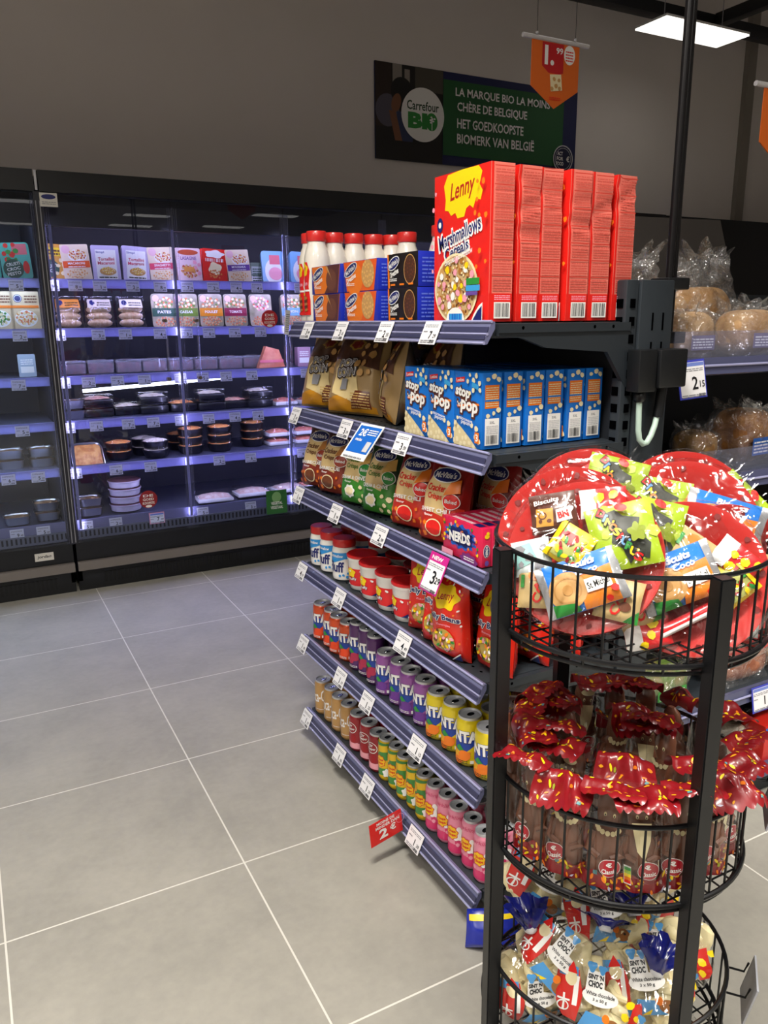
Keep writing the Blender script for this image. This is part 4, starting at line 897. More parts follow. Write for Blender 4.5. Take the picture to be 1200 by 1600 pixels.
# ---- cans
CANTOP = mat('can lid metal', '#d3d5d9', .42, .4)
def can(r0, h, body, deco, low=None):
    t = empty('soda_can'); m = MB()
    m.lathe([(r0 * .76, 0), (r0 * .82, .002), (r0 * .98, .009), (r0, .013), (r0, h - .013), (r0 * .985, h - .010), (r0 * .86, h - .0045)], body, 32)
    if deco: m.decals(deco, fcyl(r0), cut=(.006, None), base=.0003, step=.00018)
    m.obj('body', t)
    m = MB(); m.lathe([(r0 * .87, -.004), (r0 * .89, .001), (r0 * .885, .0028), (r0 * .84, .003), (r0 * .80, .0002), (r0 * .77, -.0012), (.0005, -.0012)], CANTOP, 28, cap=False); l = m.obj('lid', t, (0, 0, h - .0018))
    m = MB(); m.lathe([(.0085, 0), (.0088, .0005), (.0085, .001)], CHROME, 14, 0, .002, .8, 1.2); m.obj('pull_tab', l, (0, 0, -.0008))
    return t
def fanta(kind):
    d = D(); hh = .145 if kind == 1 else .121
    c = hh * .60
    d.poly([(-.05, c - .022), (.04, c - .012), (.046, c + .006), (.0, c - .0), (-.05, c + .012)], NAVY); d.poly([(-.048, c - .02), (.01, c - .038), (.04, c - .012), (.043, c + .004), (-.048, c + .01)], mat('logo blue', '#1c3f9c', .35))
    d.txt('FANTA', -.003, c + .002, .098, .031, NAVY, .06, .10); d.txt('FANTA', -.003, c + .003, .094, .028, WHITE, .06, .05)
    fr = [(mat('fruit orange', '#e8481c', .35), mat('fruit orange dark', '#b83415', .35)), (mat('fruit wine', '#b12a4e', .35), DRED), (mat('fruit violet', '#6a3590', .35), mat('fruit violet dark', '#4b2170', .35)), (ORG, mat('fruit yellow', '#f2b21c', .35))][kind]
    d.ell(-.02, c - .045, .017, .015, fr[1], 16); d.ell(.012, c - .042, .015, .013, fr[0], 16); d.ell(-.004, c - .056, .013, .009, fr[0], 14)
    d.poly([(-.01, c - .026), (.0, c - .016), (.012, c - .028), (.0, c - .032)], GRN); d.poly([(.004, c - .036), (.03, c - .03), (.02, c - .038), (.0, c - .046)], fr[0])
    d.rect(.026, .012, .036, .020, WHITE); d.lines(-.01, .012, .02, .02, 2, BLACK if kind == 3 else WHITE, .4, 3)
    body = [mat('can orange', '#e2521f', .28, .25, coat=.5), mat('can dark purple', '#5a2a6c', .28, .25, coat=.5), mat('can mauve', '#9a56a8', .28, .25, coat=.5), mat('can yellow', '#ecd51c', .28, .2, coat=.5)][kind]
    return can(.0265 if kind == 1 else .0305, hh, body, d)
fan = [(0, [2.187, 2.117, 2.062, 2.0], 'orange soda can'), (1, [1.928, 1.876, 1.818], 'tall dark purple soda can'), (2, [1.752, 1.682, 1.620, 1.556], 'mauve soda can'), (3, [1.486, 1.422, 1.352, 1.284], 'yellow soda can')]
for kind, ys, nmx in fan:
    pr = fanta(kind); first = True
    for row in range(3):
        for k, y in enumerate(ys):
            if row == 2 and k == 0 and kind == 0: continue
            x = .934 + row * (.0635 if kind != 1 else .056) + (.004 if k % 2 else 0)
            l = nmx + (', %s from the left in the front row' % ORD[k] if row == 0 else ', in the %s row behind the %s front can' % (ORD[row], ORD[k]))
            place(pr, first, (x, y, SZ[4] - .0015), (0, 0, -pi / 2 + .24 + .06 * ((k * 3 + row) % 3 - 1)), l, 'can', nmx + 's on the fifth shelf'); first = False
def lowcan(kind):
    d = D()
    if kind == 0:
        d.txt('Coca-Cola', .008, .066, .092, .040, WHITE, .16, .012, .35); d.rect(-.028, .012, -.018, .05, WHITE); d.bars(-.027, .014, -.019, .048, 3, BLACK, 2); d.lines(-.005, .02, .025, .024, 1, WHITE, .4, 2); body = mat('can gold', '#c79a5e', .3, .3, coat=.4); return can(.0285, .116, body, d)
    if kind == 1:
        d.rect(-.085, .012, .085, .03, mat('can pale pink', '#eea3ad', .3, coat=.4)); d.scatter(-.07, .018, .07, .042, 20, .011, mat('can pale pink', '#eea3ad', .3, coat=.4), 3, None, 10); d.ell(.0, .045, .016, .014, DRED, 16); d.ell(-.03, .04, .012, .011, DRED, 16)
        d.ring(.0, .078, .019, .017, .0018, WHITE, 22); d.txt('Dr', -.002, .085, .016, .009, WHITE, .2, .02, .2); d.txt('Pepper', 0, .074, .028, .010, WHITE, .1, .02, .2); body = mat('can wine red', '#9c1d28', .3, .25, coat=.5); return can(.0285, .118, body, d)
    fl = lambda cx, cy: (d.blob(cx, cy, .0165, .0175, 8, .08, mat('flower red', '#d8261c', .35)), d.blob(cx, cy, .0148, .0158, 8, .08, mat('flower yellow', '#f4c21a', .35)), d.txt('Chupa', cx, cy + .004, .022, .009, mat('flower red', '#d8261c', .35), .1, .04), d.txt('Chups', cx, cy - .006, .022, .009, mat('flower red', '#d8261c', .35), .1, .04))
    if kind == 2:
        GN = mat('can stripe green', '#3c8a3a', .3, coat=.4)
        for z0 in (-.005, .045, .09):
            d.poly([(-.075, max(.013, z0 + .01)), (.075, max(.013, z0 + .03)), (.075, min(.12, z0 + .055)), (-.075, min(.118, z0 + .035))], GN)
        d.ell(-.02, .09, .013, .012, mat('fruit yellow', '#f2b21c', .35)); fl(0, .062); fl(-.052, .062); fl(.052, .062); d.blob(.02, .03, .01, .012, 5, .15, WHITE); body = mat('can sun yellow', '#f0c61e', .3, .2, coat=.4)
    else:
        d.rect(-.075, .012, .075, .035, mat('can deep pink', '#d8356c', .3, coat=.4)); d.scatter(-.07, .02, .07, .06, 24, .010, mat('can deep pink', '#d8356c', .3, coat=.4), 4, None, 10); d.scatter(-.07, .03, .07, .05, 10, .006, PNK, 6, None, 9)
        d.txt('Sparkling', 0, .106, .06, .013, mat('can rose ink', '#d9557f', .35), .05, .01, .3); d.blob(.018, .064, .014, .018, 5, .15, WHITE); d.blob(-.036, .064, .014, .018, 5, .15, WHITE); fl(0, .066); fl(-.052, .066); fl(.052, .066); body = mat('can rose', '#ee90ab', .3, .15, coat=.4)
    return can(.0252, .127, body, d)
low = [(0, [2.19, 2.125, 2.06, 2.0], 'gold cola can'), (1, [1.928, 1.864, 1.80], 'dark red and pink soda can'), (2, [1.748, 1.697, 1.645, 1.595, 1.543], 'green and yellow lollipop drink can'), (3, [1.491, 1.440, 1.386, 1.331, 1.278], 'pink lollipop drink can')]
for kind, ys, nmx in low:
    pr = lowcan(kind); first = True
    for row in range(2):
        for k, y in enumerate(ys):
            x = .930 + row * .058 + (.003 if k % 2 else 0)
            l = nmx + (', %s from the left in the front row' % ORD[k] if row == 0 else ', in the second row behind the %s front can' % ORD[k])
            place(pr, first, (x, y, SZ[5] - .0015), (0, 0, -pi / 2 + (.42 if kind == 0 else .3) + .1 * ((k * 2 + row) % 3 - 1)), l, 'can', nmx + 's on the lowest shelf'); first = False
# blue sweets bag poking out low at the near end
o = pillow(.13, .082, .05, mat('bag royal blue', '#1a2a9c', .25, coat=.4), D().poly([(-.06, .06), (.06, .064), (.06, .072), (-.06, .072)], YEL), 77).obj('sweets_bag', None, (.895, 1.185, .004), (radians(-18), 0, -.45)); tag(o, 'royal blue sweets bag with yellow band on the floor behind the display rack', 'sweets bag')
# ================================================================ products in the refrigerated cabinets
def flat_pack(w, h, dp, base, deco, r=.012):
    """upright printed tray with rounded corners"""
    m = MB()
    P = []
    for cx, cz, a0 in ((w / 2 - r, r, -pi / 2), (w / 2 - r, h - r, 0), (-w / 2 + r, h - r, pi / 2), (-w / 2 + r, r, pi)):
        P += [(cx + r * cos(a0 + pi / 2 * i / 3), cz + r * sin(a0 + pi / 2 * i / 3)) for i in range(4)]
    m.prism(P, lambda a, b: (a, -dp / 2, b), lambda a, b: (a * .92, dp / 2, b * .96 + .003), base)
    if deco: m.decals(deco, fy(dp / 2), base=.0004, step=.0003)
    return m
def food(d, cx, cy, rx, ry, cols, seed=0, n=26):
    ins = lambda x, y: ((x - cx) / rx) ** 2 + ((y - cy) / ry) ** 2 < .9
    for k, c in enumerate(cols): d.scatter(cx - rx, cy - ry, cx + rx, cy + ry, n, min(rx, ry) * .24, c, seed + k, ins, 7)
PASTA = mat('pasta orange', '#e39a48', .5); SAUCE = mat('sauce red', '#c4502c', .5); DOUGH = mat('dough beige', '#d9b384', .5); SALM = mat('salmon', '#e07a50', .5); CREAMF = mat('cream salad', '#e8dccb', .5); DKGRN = mat('dark green band', '#25503f', .4); OLIVE = mat('olive band', '#6f8a35', .4); MAROON = mat('maroon band', '#8f2146', .4); VIOL = mat('violet band', '#5b2d8c', .4)
def ready(kind):
    w, h = .132, .172; d = D(); e = w / 2; base = WHITE
    if kind == 'yellow': base = mat('pack ochre', '#d99b3c', .35); d.rect(-e + .01, .115, e - .03, .155, YEL); d.lines(-e + .02, .12, e - .035, .15, 2, BRN, .6); d.ell(-.015, .055, .042, .042, DKGRN); d.txt('CRUSTI', -.015, .065, .06, .016, WHITE, .2); d.txt('CROC', -.015, .042, .05, .016, WHITE, .2); d.scatter(.01, .02, .06, .11, 12, .012, CRM, 3)
    elif kind == 'teal': base = mat('pack teal', '#4fb9ae', .35); d.rect(-.01, .115, .055, .165, mat('pack rose', '#e07080', .4)); d.scatter(-.055, .09, .0, .165, 10, .014, RED, 2); d.scatter(-.04, .09, .01, .14, 6, .013, GRN, 4); d.ell(-.015, .05, .045, .045, DKGRN, 26); 
    if kind == 'teal':
        for q, s in enumerate(('CRUSTI', 'CROC', 'PESTO')): d.txt(s, -.015, .072 - .022 * q, .06, .015, WHITE, .15)
        d.ell(.042, .055, .014, .03, RED)
    if kind in ('macaroni', 'spaghetti', 'moussaka'):
        base = mat('pack cream', '#ecd9bd', .4); band, wd = {'macaroni': (mat('band orange', '#ea5a22', .4), 'MACARONI'), 'spaghetti': (mat('band rose', '#d83a5c', .4), 'SPAGHETTI'), 'moussaka': (VIOL, 'MOUSSAKA')}[kind]
        d.ell(-.04, .148, .02, .02, mat('seal pale', '#e9b9c4', .4)); d.ell(.012, .118, .045, .03, WHITE); food(d, .012, .122, .04, .025, (PASTA, SAUCE, CRM), 3); d.rect(-e + .003, .06, e - .003, .092, band); d.txt(wd, 0, .081, .08, .012, WHITE); d.lines(-.04, .063, .04, .071, 1, WHITE, .5); food(d, 0, .03, .052, .022, (DOUGH, PASTA, CRM), 9)
    if kind == 'simpl':
        base = mat('pack lilac', '#c9bfe0', .25); d.rect(-.048, .008, .05, .15, WHITE); d.txt('Simpl', -.025, .137, .04, .014, mat('ink blue violet', '#5560b0', .4), 0, .02); d.txt('Tortellini', .002, .105, .078, .016, mat('ink pink', '#d64a6a', .4), .03); d.txt('Macaroni', .0, .086, .08, .016, mat('ink pink', '#d64a6a', .4), .03); d.ell(.005, .045, .04, .02, TAN); food(d, .005, .05, .034, .016, (PASTA, YEL, CRM), 4); d.lines(-.04, .012, .045, .022, 1, BLACK, .6)
    if kind == 'lasagne':
        base = mat('pack pale pink', '#efd3d8', .3); d.ell(0, .15, .055, .014, SAUCE); d.txt('LASAGNE', 0, .12, .085, .018, mat('ink violet', '#7a4a9a', .4)); food(d, 0, .055, .045, .032, (PASTA, SAUCE, DOUGH), 4); d.rect(-.03, .05, .03, .075, PASTA); d.scatter(.03, .03, .06, .1, 6, .012, PNK, 6)
    if kind == 'redwhite':
        base = RED; d.blob(0, .145, .05, .02, 5, .12, WHITE, 1); d.bars(-.05, .105, .05, .122, 12, WHITE, 3); d.blob(0, .07, .034, .032, 4, .12, CRM); food(d, 0, .04, .036, .022, (PASTA, SALM), 5)
    if kind == 'blue': base = mat('pack sky', '#7fb2dc', .3); d.ell(.0, .06, .05, .07, WHITE); d.rect(-.02, .1, .04, .15, mat('pack rose', '#e07080', .4)); d.ell(.01, .05, .04, .035, PNK)
    return flat_pack(w, h, .035, base, d, .016 if kind in ('teal', 'blue') else .006)
PK = 'ready meal'
G1 = 'ready meals in the refrigerated cabinets'
for k, (x, kind, l, y) in enumerate([(.305, 'teal', 'teal rounded pack with green circle at the left cabinet door', 4.29), (.165, 'teal', 'teal pack cut off by the left picture edge', 4.29), (.462, 'yellow', 'ochre pack with yellow panel beside the door frame', 4.29), (.575, 'macaroni', 'cream pack with orange macaroni band', 4.285), (.712, 'simpl', 'white fronted lilac pack next to the macaroni pack', 4.285), (.853, 'simpl', 'white fronted lilac pack next to the rose banded pack', 4.285), (.992, 'spaghetti', 'cream pack with rose spaghetti band', 4.285), (1.128, 'lasagne', 'pale pink lasagne pack', 4.285), (1.262, 'redwhite', 'red and white patterned pack', 4.285), (1.40, 'moussaka', 'cream pack with violet moussaka band', 4.285), (1.60, 'blue', 'rounded sky blue pack behind the third door edge', 4.30), (1.76, 'blue', 'sky blue pack beside the white bottles', 4.30)]):
    o = ready(kind).obj('ready_meal', None, (x, y, SHZ[0] + .001), (radians(-9), radians(3 * (k % 3 - 1)), radians(4 * (k % 2))), sharp=30); tag(o, l + ' on the top cabinet shelf', PK, G1)
    if k in (3, 4, 5, 6, 7, 8): 
        c = o.copy(); COL.objects.link(c); c.location.y += .075; c.location.z += .004; c.location.x += .01; tag(c, 'ready meal pack standing behind the ' + l, PK, G1)
d = D(); d.rect(-.03, .05, .03, .09, mat('pack grey', '#b9c0c0', .4)); d.rect(-.03, .01, .03, .04, WHITE); d.lines(-.025, .012, .025, .085, 6, DKGRN, .5)
tag(flat_pack(.07, .11, .04, mat('pack moss', '#6b7d6e', .4), d, .004).obj('cheese_pack', None, (1.512, 4.34, SHZ[0] + .001)), 'small grey green pack beside the violet moussaka pack', 'cheese pack', G1)
# second shelf: wraps in film and salad bowls with coloured bands
def wrap_pack(seed, cols, w=.15, h=.16):
    t = empty('wrap_pack'); m = MB(); f1 = mat('wrap dough', '#e2c4a0', .5, vary=(60, '#c9a075'))
    for k in range(3):
        m.ball((0, .01, .028 + k * .034), .5, f1, 3, (w * .82, .07, .046))
    m.obj('wraps', t)
    m = pillow(w, h, .085, FILM, D().poly([(-w * .42, h * .62), (w * .42, h * .62), (w * .4, h * .9), (-w * .4, h * .9)], cols[0]).ell(-w * .25, h * .78, .014, .014, NAVY).lines(-w * .1, h * .68, w * .35, h * .84, 2, BLACK, .4, seed), seed, wr=.01)
    m.obj('film', t); return t
for k, (x, c, l) in enumerate([(.512, '#d98a3a', 'film wrapped flatbread pack with orange label'), (.662, '#cfc3b4', 'film wrapped sandwich pack with pale label'), (.818, '#e8ddd0', 'film wrapped bread pack with white label')]):
    t = wrap_pack(60 + k, [mat('wrap label %d' % k, c, .4)]); t.location = (x, 4.30, SHZ[1] + .001); t.rotation_euler = (radians(-8), 0, 0); tag(t, l + ' on the second cabinet shelf', 'sandwich pack', 'wrapped sandwiches on the second cabinet shelf')
def salad(band, wd, seed, red=False):
    w, h = .128, .172; d = D(); food(d, 0, .12, .05, .035, (OLIVE, SALM, CRM) if not red else (RED, PNK, CRM), seed); d.ell(-.04, .148, .017, .017, mat('seal pale', '#e9b9c4', .4))
    if band: d.rect(-w / 2 + .002, .055, w / 2 - .002, .098, band); d.txt(wd, 0, .078, .07, .014, WHITE)
    food(d, 0, .028, .055, .024, (mat('nut beige', '#d6bd92', .5), DOUGH, SALM), seed + 5, 22)
    return flat_pack(w, h, .04, mat('salad pack clear grey', '#b9ab96', .3, vary=(18, '#8e8a70')), d, .014)
for k, (x, b, wd, l) in enumerate([(.985, DKGRN, 'PATES', 'salad pack with dark green band'), (1.10, OLIVE, 'CAESAR', 'salad pack with olive green band'), (1.235, mat('band amber', '#dd8a1e', .4), 'POULET', 'salad pack with amber band'), (1.37, MAROON, 'TOMATE', 'salad pack with maroon band'), (1.515, None, '', 'red and white speckled salad bag beside the red round sticker'), (1.70, mat('pack sky', '#7fb2dc', .3), 'THON', 'salad pack with sky blue band behind the third door')]):
    o = salad(b, wd, k * 3, b is None).obj('salad_pack', None, (x, 4.30, SHZ[1] + .001), (radians(-8), 0, 0), sharp=30); tag(o, l + ' on the second cabinet shelf', 'salad pack', 'salad packs on the second cabinet shelf')
for k, (x, wd, l) in enumerate([(.20, 'bowl', 'green vegetable bowl pack at the left picture edge'), (.318, 'pasta', 'beige pack picturing a bowl of pasta in the left cabinet')]):
    d = D(); d.ell(0, .05, .05, .04, WHITE); food(d, 0, .055, .044, .032, (OLIVE, GRN, CRM) if k == 0 else (PASTA, SALM, CRM), 3); d.ell(-.03, .145, .019, .019, NAVY); d.ring(-.03, .145, .016, .016, .002, WHITE); d.lines(.0, .125, .055, .165, 3, BRN, .5); d.rect(-.06, .1, .06, .112, ORG)
    o = flat_pack(.13, .178, .04, mat('pack beige', '#d8c19c', .4), d, .003).obj('ready_meal', None, (x, 4.29, SHZ[1] + .001), (radians(-7), 0, 0), sharp=30); tag(o, l, PK, G1)
# third shelf: dark red lidded containers
DKC = clear('dark clear tray', '#d8d8e6', 1.0, .1, haze=.25)
def meat_box(seed):
    t = empty('meat_tray'); m = MB(); m.box(-.062, .062, -.045, .045, 0, .055, mat('meat dark red', '#5c1620', .4, vary=(40, '#85232c')), .008); m.obj('meat', t)
    m = MB(); m.box(-.066, .066, -.049, .049, .0, .07, DKC, .006); d = D(); d.rect(-.03, -.03, .03, .03, mat('lid label', '#8a6a74', .4)); m.decals(d, ftop(.0705)); m.obj('lid', t); return t
mp = meat_box(0)
for k in range(8):
    place(mp, k == 0, (.515 + k * .139, 4.40 + .01 * (k % 2), SHZ[2] + .001), (0, 0, .03 * (k % 3 - 1)), 'clear tray of dark red meat on the third cabinet shelf, %s from the left' % ORD[k], 'meat tray', 'dark red meat trays on the third cabinet shelf')
m = MB(); m.prism([(-.07, 0), (.09, .005), (.055, .10), (-.02, .12)], lambda a, b: (a, -.02, b), lambda a, b: (a, .02, b), mat('salmon pack', '#d98a6c', .4, vary=(25, '#c76f56'))); m.box(-.06, .08, -.022, -.0205, .03, .045, mat('pack rose', '#e07080', .4))
tag(m.obj('salmon_pack', None, (1.555, 4.31, SHZ[2] + .001)), 'orange pink wedge shaped pack leaning on the third cabinet shelf', 'fish pack')
# fourth and fifth shelf: trays and round bowls
BOWLK = mat('bowl black', '#131319', .3, coat=.3)
def bowl(fc, r=.072, h=.045, square=False):
    t = empty('salad_bowl'); m = MB()
    if square: m.box(-r * 1.05, r * 1.05, -r * .75, r * .75, 0, h, BOWLK, .012)
    else: m.lathe([(r * .72, 0), (r * .8, .004), (r * .97, h - .004), (r, h)], BOWLK, 24)
    m.obj('bowl', t); m = MB()
    if square: m.grid(lambda a, b: ((a - .5) * 1.8 * r, (b - .5) * 1.3 * r, h + .002 + .014 * sin(pi * a) * sin(pi * b) + .004 * noise.noise(Vector((a * 9, b * 9, r * 50)))), 12, 8, fc)
    else: m.grid(lambda a, b: (b * r * .88 * cos(2 * pi * a), b * r * .88 * sin(2 * pi * a), h + .002 + .012 * (1 - b * b) + .004 * noise.noise(Vector((8 * b * cos(6.28 * a), 8 * b * sin(6.28 * a), 2)))), 20, 6, fc)
    m.obj('food', t); m = MB()
    if square: m.box(-r * 1.05, r * 1.05, -r * .75, r * .75, h + .001, h + .024, FILM_SOFT, .006)
    else: m.lathe([(r * 1.01, h), (r * .99, h + .014), (r * .9, h + .02)], FILM_SOFT, 24)
    m.obj('lid', t); return t
FO = mat('food carrot', '#d9793a', .5, vary=(70, '#e8a565')); FW = mat('food white', '#e5dcd2', .5, vary=(80, '#c9bba8')); FP = mat('food pink', '#d88f80', .5, vary=(70, '#eac0ae'))
protos = {n: bowl(c, square=s) for n, c, s in (('orange', FO, False), ('white', FW, False), ('pinkT', FP, True), ('whiteT', FW, True), ('orangeT', FO, True))}
used = set()
def put_bowl(kind, x, y, z, l, g, cat='salad bowl'):
    o = place(protos[kind], kind not in used, (x, y, z), (0, 0, .3 * (x % .4)), l, cat, g); used.add(kind); return o
S4 = [(.615, 'pinkT', 'pink'), (.765, 'whiteT', 'white'), (.90, 'whiteT', 'second white'), (1.06, 'orangeT', 'orange topped'), (1.215, 'whiteT', 'pale'), (1.36, 'pinkT', 'pink and white'), (1.495, 'whiteT', 'grainy white')]
for k, (x, kind, l) in enumerate(S4):
    for lv in range(2 if k % 2 == 0 else 1):
        put_bowl(kind, x, 4.36 + .02 * (k % 2), SHZ[3] + .001 + lv * .047, 'black salad tray with %s filling on fourth cabinet shelf%s' % (l, ', upper of two' if lv else ''), 'black salad trays on the fourth cabinet shelf')
S5 = [(.70, 4.33, 'orange', 2, 'orange salad, left of the pale bowls'), (.85, 4.42, 'white', 2, 'pale salad at the back left'), (.885, 4.29, 'white', 2, 'pale salad at the front edge'), (1.085, 4.33, 'orange', 3, 'orange salad behind the door edge'), (1.25, 4.33, 'orange', 3, 'orange salad in the middle of the second door'), (1.06, 4.50, 'orange', 2, 'orange salad in the back row'), (1.465, 4.40, 'orange', 3, 'orange salad at the right end')]
for x, y, kind, n, l in S5:
    for lv in range(n):
        put_bowl(kind, x, y, SHZ[4] + .001 + lv * .046, 'round black bowl of %s, %s' % (l, ('bottom', 'middle', 'top')[lv] if n == 3 else ('bottom', 'top')[lv]), 'round salad bowls on the fifth cabinet shelf')
def foil(w, dp, h, fc, lid=True):
    t = empty('foil_tray'); m = MB(); n = 40
    def ringpt(i, s, z, rp):
        a = 2 * pi * i / n; c, q = cos(a), sin(a); k = (abs(c) ** 5 + abs(q) ** 5) ** -.2
        return (c * k * w / 2 * s * (1 + rp * (i % 2)), q * k * dp / 2 * s * (1 + rp * (i % 2)), z)
    L = [(.8, 0, 0), (.82, .003, .02), (.95, h - .004, .02), (1, h, 0), (1.03, h, 0)]
    vs = [ringpt(i, s, z, rp) for s, z, rp in L for i in range(n)]
    fs = [(j * n + i, j * n + (i + 1) % n, (j + 1) * n + (i + 1) % n, (j + 1) * n + i) for j in range(len(L) - 1) for i in range(n)] + [tuple(range(n - 1, -1, -1))]
    m.add(vs, fs, ALU); m.obj('tray', t)
    m = MB(); m.grid(lambda a, b: ((a - .5) * w * .9, (b - .5) * dp * .9, h * .82 + .010 * sin(pi * a) * sin(pi * b) + .003 * noise.noise(Vector((a * 10, b * 10, w * 99)))), 12, 10, fc); m.obj('food', t)
    if lid: m = MB(); m.box(-w / 2, w / 2, -dp / 2, dp / 2, h + .0005, h + .008, FILM_SOFT, .003); m.obj('lid', t)
    return t
GG = 'foil trays in the refrigerated cabinets'
fpz = foil(.125, .10, .042, mat('food gratin', '#a8835a', .5, vary=(50, '#7d5a3c')))
first = True
for x, y, z, l in [(.175, 4.34, SHZ[4], 'left foil tray of the left cabinet, bottom of two'), (.175, 4.34, SHZ[4] + .052, 'left foil tray of the left cabinet, top of two'), (.318, 4.34, SHZ[4], 'right foil tray of the left cabinet, bottom of two'), (.318, 4.34, SHZ[4] + .052, 'right foil tray of the left cabinet, top of two'), (.492, 4.34, SHZ[3], 'foil tray on the fourth shelf beside the door frame, bottom of two'), (.492, 4.34, SHZ[3] + .052, 'foil tray on the fourth shelf beside the door frame, top of two'),
                   (.315, 4.33, DECK, 'foil tray on the lowest deck of the left cabinet, bottom of two'), (.315, 4.33, DECK + .052, 'foil tray on the lowest deck of the left cabinet, top of two'), (.17, 4.30, DECK, 'single foil tray on the lowest deck of the left cabinet'), (.525, 4.32, DECK, 'foil tray stack beside the round tubs, bottom of two'), (.525, 4.32, DECK + .052, 'foil tray stack beside the round tubs, top of two')]:
    place(fpz, first, (x, y, z + .001), (0, 0, 0), l, 'foil tray', GG); first = False
t = foil(.155, .185, .03, mat('food pastry', '#d8a25c', .5, vary=(30, '#b5743a')), False); t.location = (.535, 4.30, SHZ[4] + .012); t.rotation_euler = (radians(48), 0, 0); tag(t, 'large foil tray of golden pastry tilted toward the aisle on the fifth shelf', 'foil tray')
m = MB(); m.box(-.07, .07, -.0, .1, 0, .008, CLEARP)
TUBC = mat('tub translucent', '#b9b3c2', .3, coat=.3)
tb = empty('round_tub'); m = MB(); m.lathe([(.074, 0), (.078, .003), (.082, .03), (.086, .032), (.086, .037)], TUBC, 26); m.obj('body', tb); m = MB(); m.lathe([(.084, 0), (.084, .003), (.07, .0045)], mat('tub lid dark', '#5a3a3e', .35), 26); m.obj('lid', tb, (0, 0, .037))
for k in range(4): place(tb, k == 0, (.715, 4.35, DECK + .001 + k * .0425), (0, 0, 0), 'round translucent tub on the lowest deck, %s of four from the bottom' % ORD[k], 'tub', 'stacked round tubs in the cabinet')
def flat_tray(fc, w=.2, dp=.14):
    t = empty('meat_tray'); m = MB(); m.box(-w / 2, w / 2, -dp / 2, dp / 2, 0, .022, mat('tray white', '#d9d8dc', .4), .008); m.obj('tray', t)
    m = MB(); m.grid(lambda a, b: ((a - .5) * w * .88, (b - .5) * dp * .86, .0225 + .02 * (sin(pi * a) * sin(pi * b)) ** .6 + .006 * noise.noise(Vector((a * 8, b * 8, w * 70)))), 14, 10, fc); m.obj('meat', t)
    m = MB(); m.box(-w / 2, w / 2, -dp / 2, dp / 2, .022, .05, FILM_SOFT, .008); m.obj('film', t); return t
ft = flat_tray(mat('poultry pink', '#d9b3ad', .5, vary=(40, '#e8d8d2')))
for k, (x, y, l) in enumerate([(1.195, 4.32, 'left of the white price tag'), (1.43, 4.36, 'beside the green square sticker'), (1.66, 4.36, 'behind the third door edge')]):
    place(ft, k == 0, (x, y, DECK + .001), (0, 0, .1 * k - .1), 'pale meat tray on the lowest deck ' + l, 'meat tray', 'meat trays on the lowest deck')
ft2 = flat_tray(mat('meat coral', '#d06a5a', .5, vary=(40, '#e09a88')), .14, .11)
first = True
for x, y, z, l in [(1.61, 4.38, SHZ[4], 'on the fifth shelf behind the third door edge, bottom of two'), (1.61, 4.38, SHZ[4] + .052, 'on the fifth shelf behind the third door edge, top of two'), (1.78, 4.38, SHZ[4], 'on the fifth shelf beside the brown crisp bags, bottom of two'), (1.78, 4.38, SHZ[4] + .052, 'on the fifth shelf beside the brown crisp bags, top of two'), (1.66, 4.38, SHZ[3], 'on the fourth shelf behind the third door edge'), (1.82, 4.38, SHZ[3], 'on the fourth shelf beside the chocolate popcorn bags'), (1.80, 4.38, DECK, 'on the lowest deck behind the white spread jars')]:
    place(ft2, first, (x, y, z + .001), (0, 0, .05), 'small coral meat tray ' + l, 'meat tray', 'small coral meat trays'); first = False
# milk like bottles and boxes seen at the third door
for k, (x, z, c, l) in enumerate([(1.78, SHZ[2], '#b08ba0', 'mauve carton on the third cabinet shelf behind the gondola'), (1.88, SHZ[2], '#8f9fbf', 'blue grey carton on the third cabinet shelf behind the gondola'), (.30, SHZ[2], '#a9b8c9', 'pale blue pack on the third shelf of the left cabinet'), (1.87, SHZ[1], '#6f8fc4', 'blue carton on the second cabinet shelf behind the gondola')]):
    d = D(); d.rect(-.03, .02, .03, .05, WHITE); d.lines(-.028, .06, .028, .09, 3, WHITE, .5, k)
    tag(flat_pack(.08, .11, .06, mat('carton tone %d' % k, c, .4), d, .005).obj('carton', None, (x, 4.36, z + .001)), l, 'carton')

# ================================================================ round display rack
AZ = .8; RC = Vector((.9254, .8988, 0)); RR = .2131
E1 = Vector((cos(AZ), -sin(AZ), 0)); E2 = Vector((sin(AZ), cos(AZ), 0))
def RP(lat, dep, z): return RC + E1 * lat + E2 * dep + Vector((0, 0, z))
RB = mat('rack black wire', '#121316', .34, .3)
rack = tag(empty('display_rack', RC), 'round black wire display rack with three baskets and square posts', 'display rack')
def rk(m, name, parent=None): return m.obj(name, parent or rack)
PA = [170, -102, -3, 74]
for a in PA:
    m = MB(); c = radians(a); s = .0125; rr = RR + .012
    bm = bmesh.new(); bmesh.ops.create_cube(bm, size=1)
    for v in bm.verts: v.co = Vector((v.co.x * .025, v.co.y * .025, v.co.z * 1.005 + .5125))
    bmesh.ops.bevel(bm, geom=bm.edges[:], offset=.002, segments=2, affect='EDGES')
    bmesh.ops.rotate(bm, verts=bm.verts, cent=(0, 0, 0), matrix=Matrix.Rotation(c, 3, 'Z')); bmesh.ops.translate(bm, verts=bm.verts, vec=(rr * cos(c), rr * sin(c), 0))
    m.bm(bm, RB); m.lathe([(.011, 0), (.014, .002), (.011, .012)], BLACKM, 10, rr * cos(c), rr * sin(c)); rk(m, 'post')
BK = [(1.0124, .8834), (.6254, .4908), (.2441, .108)]
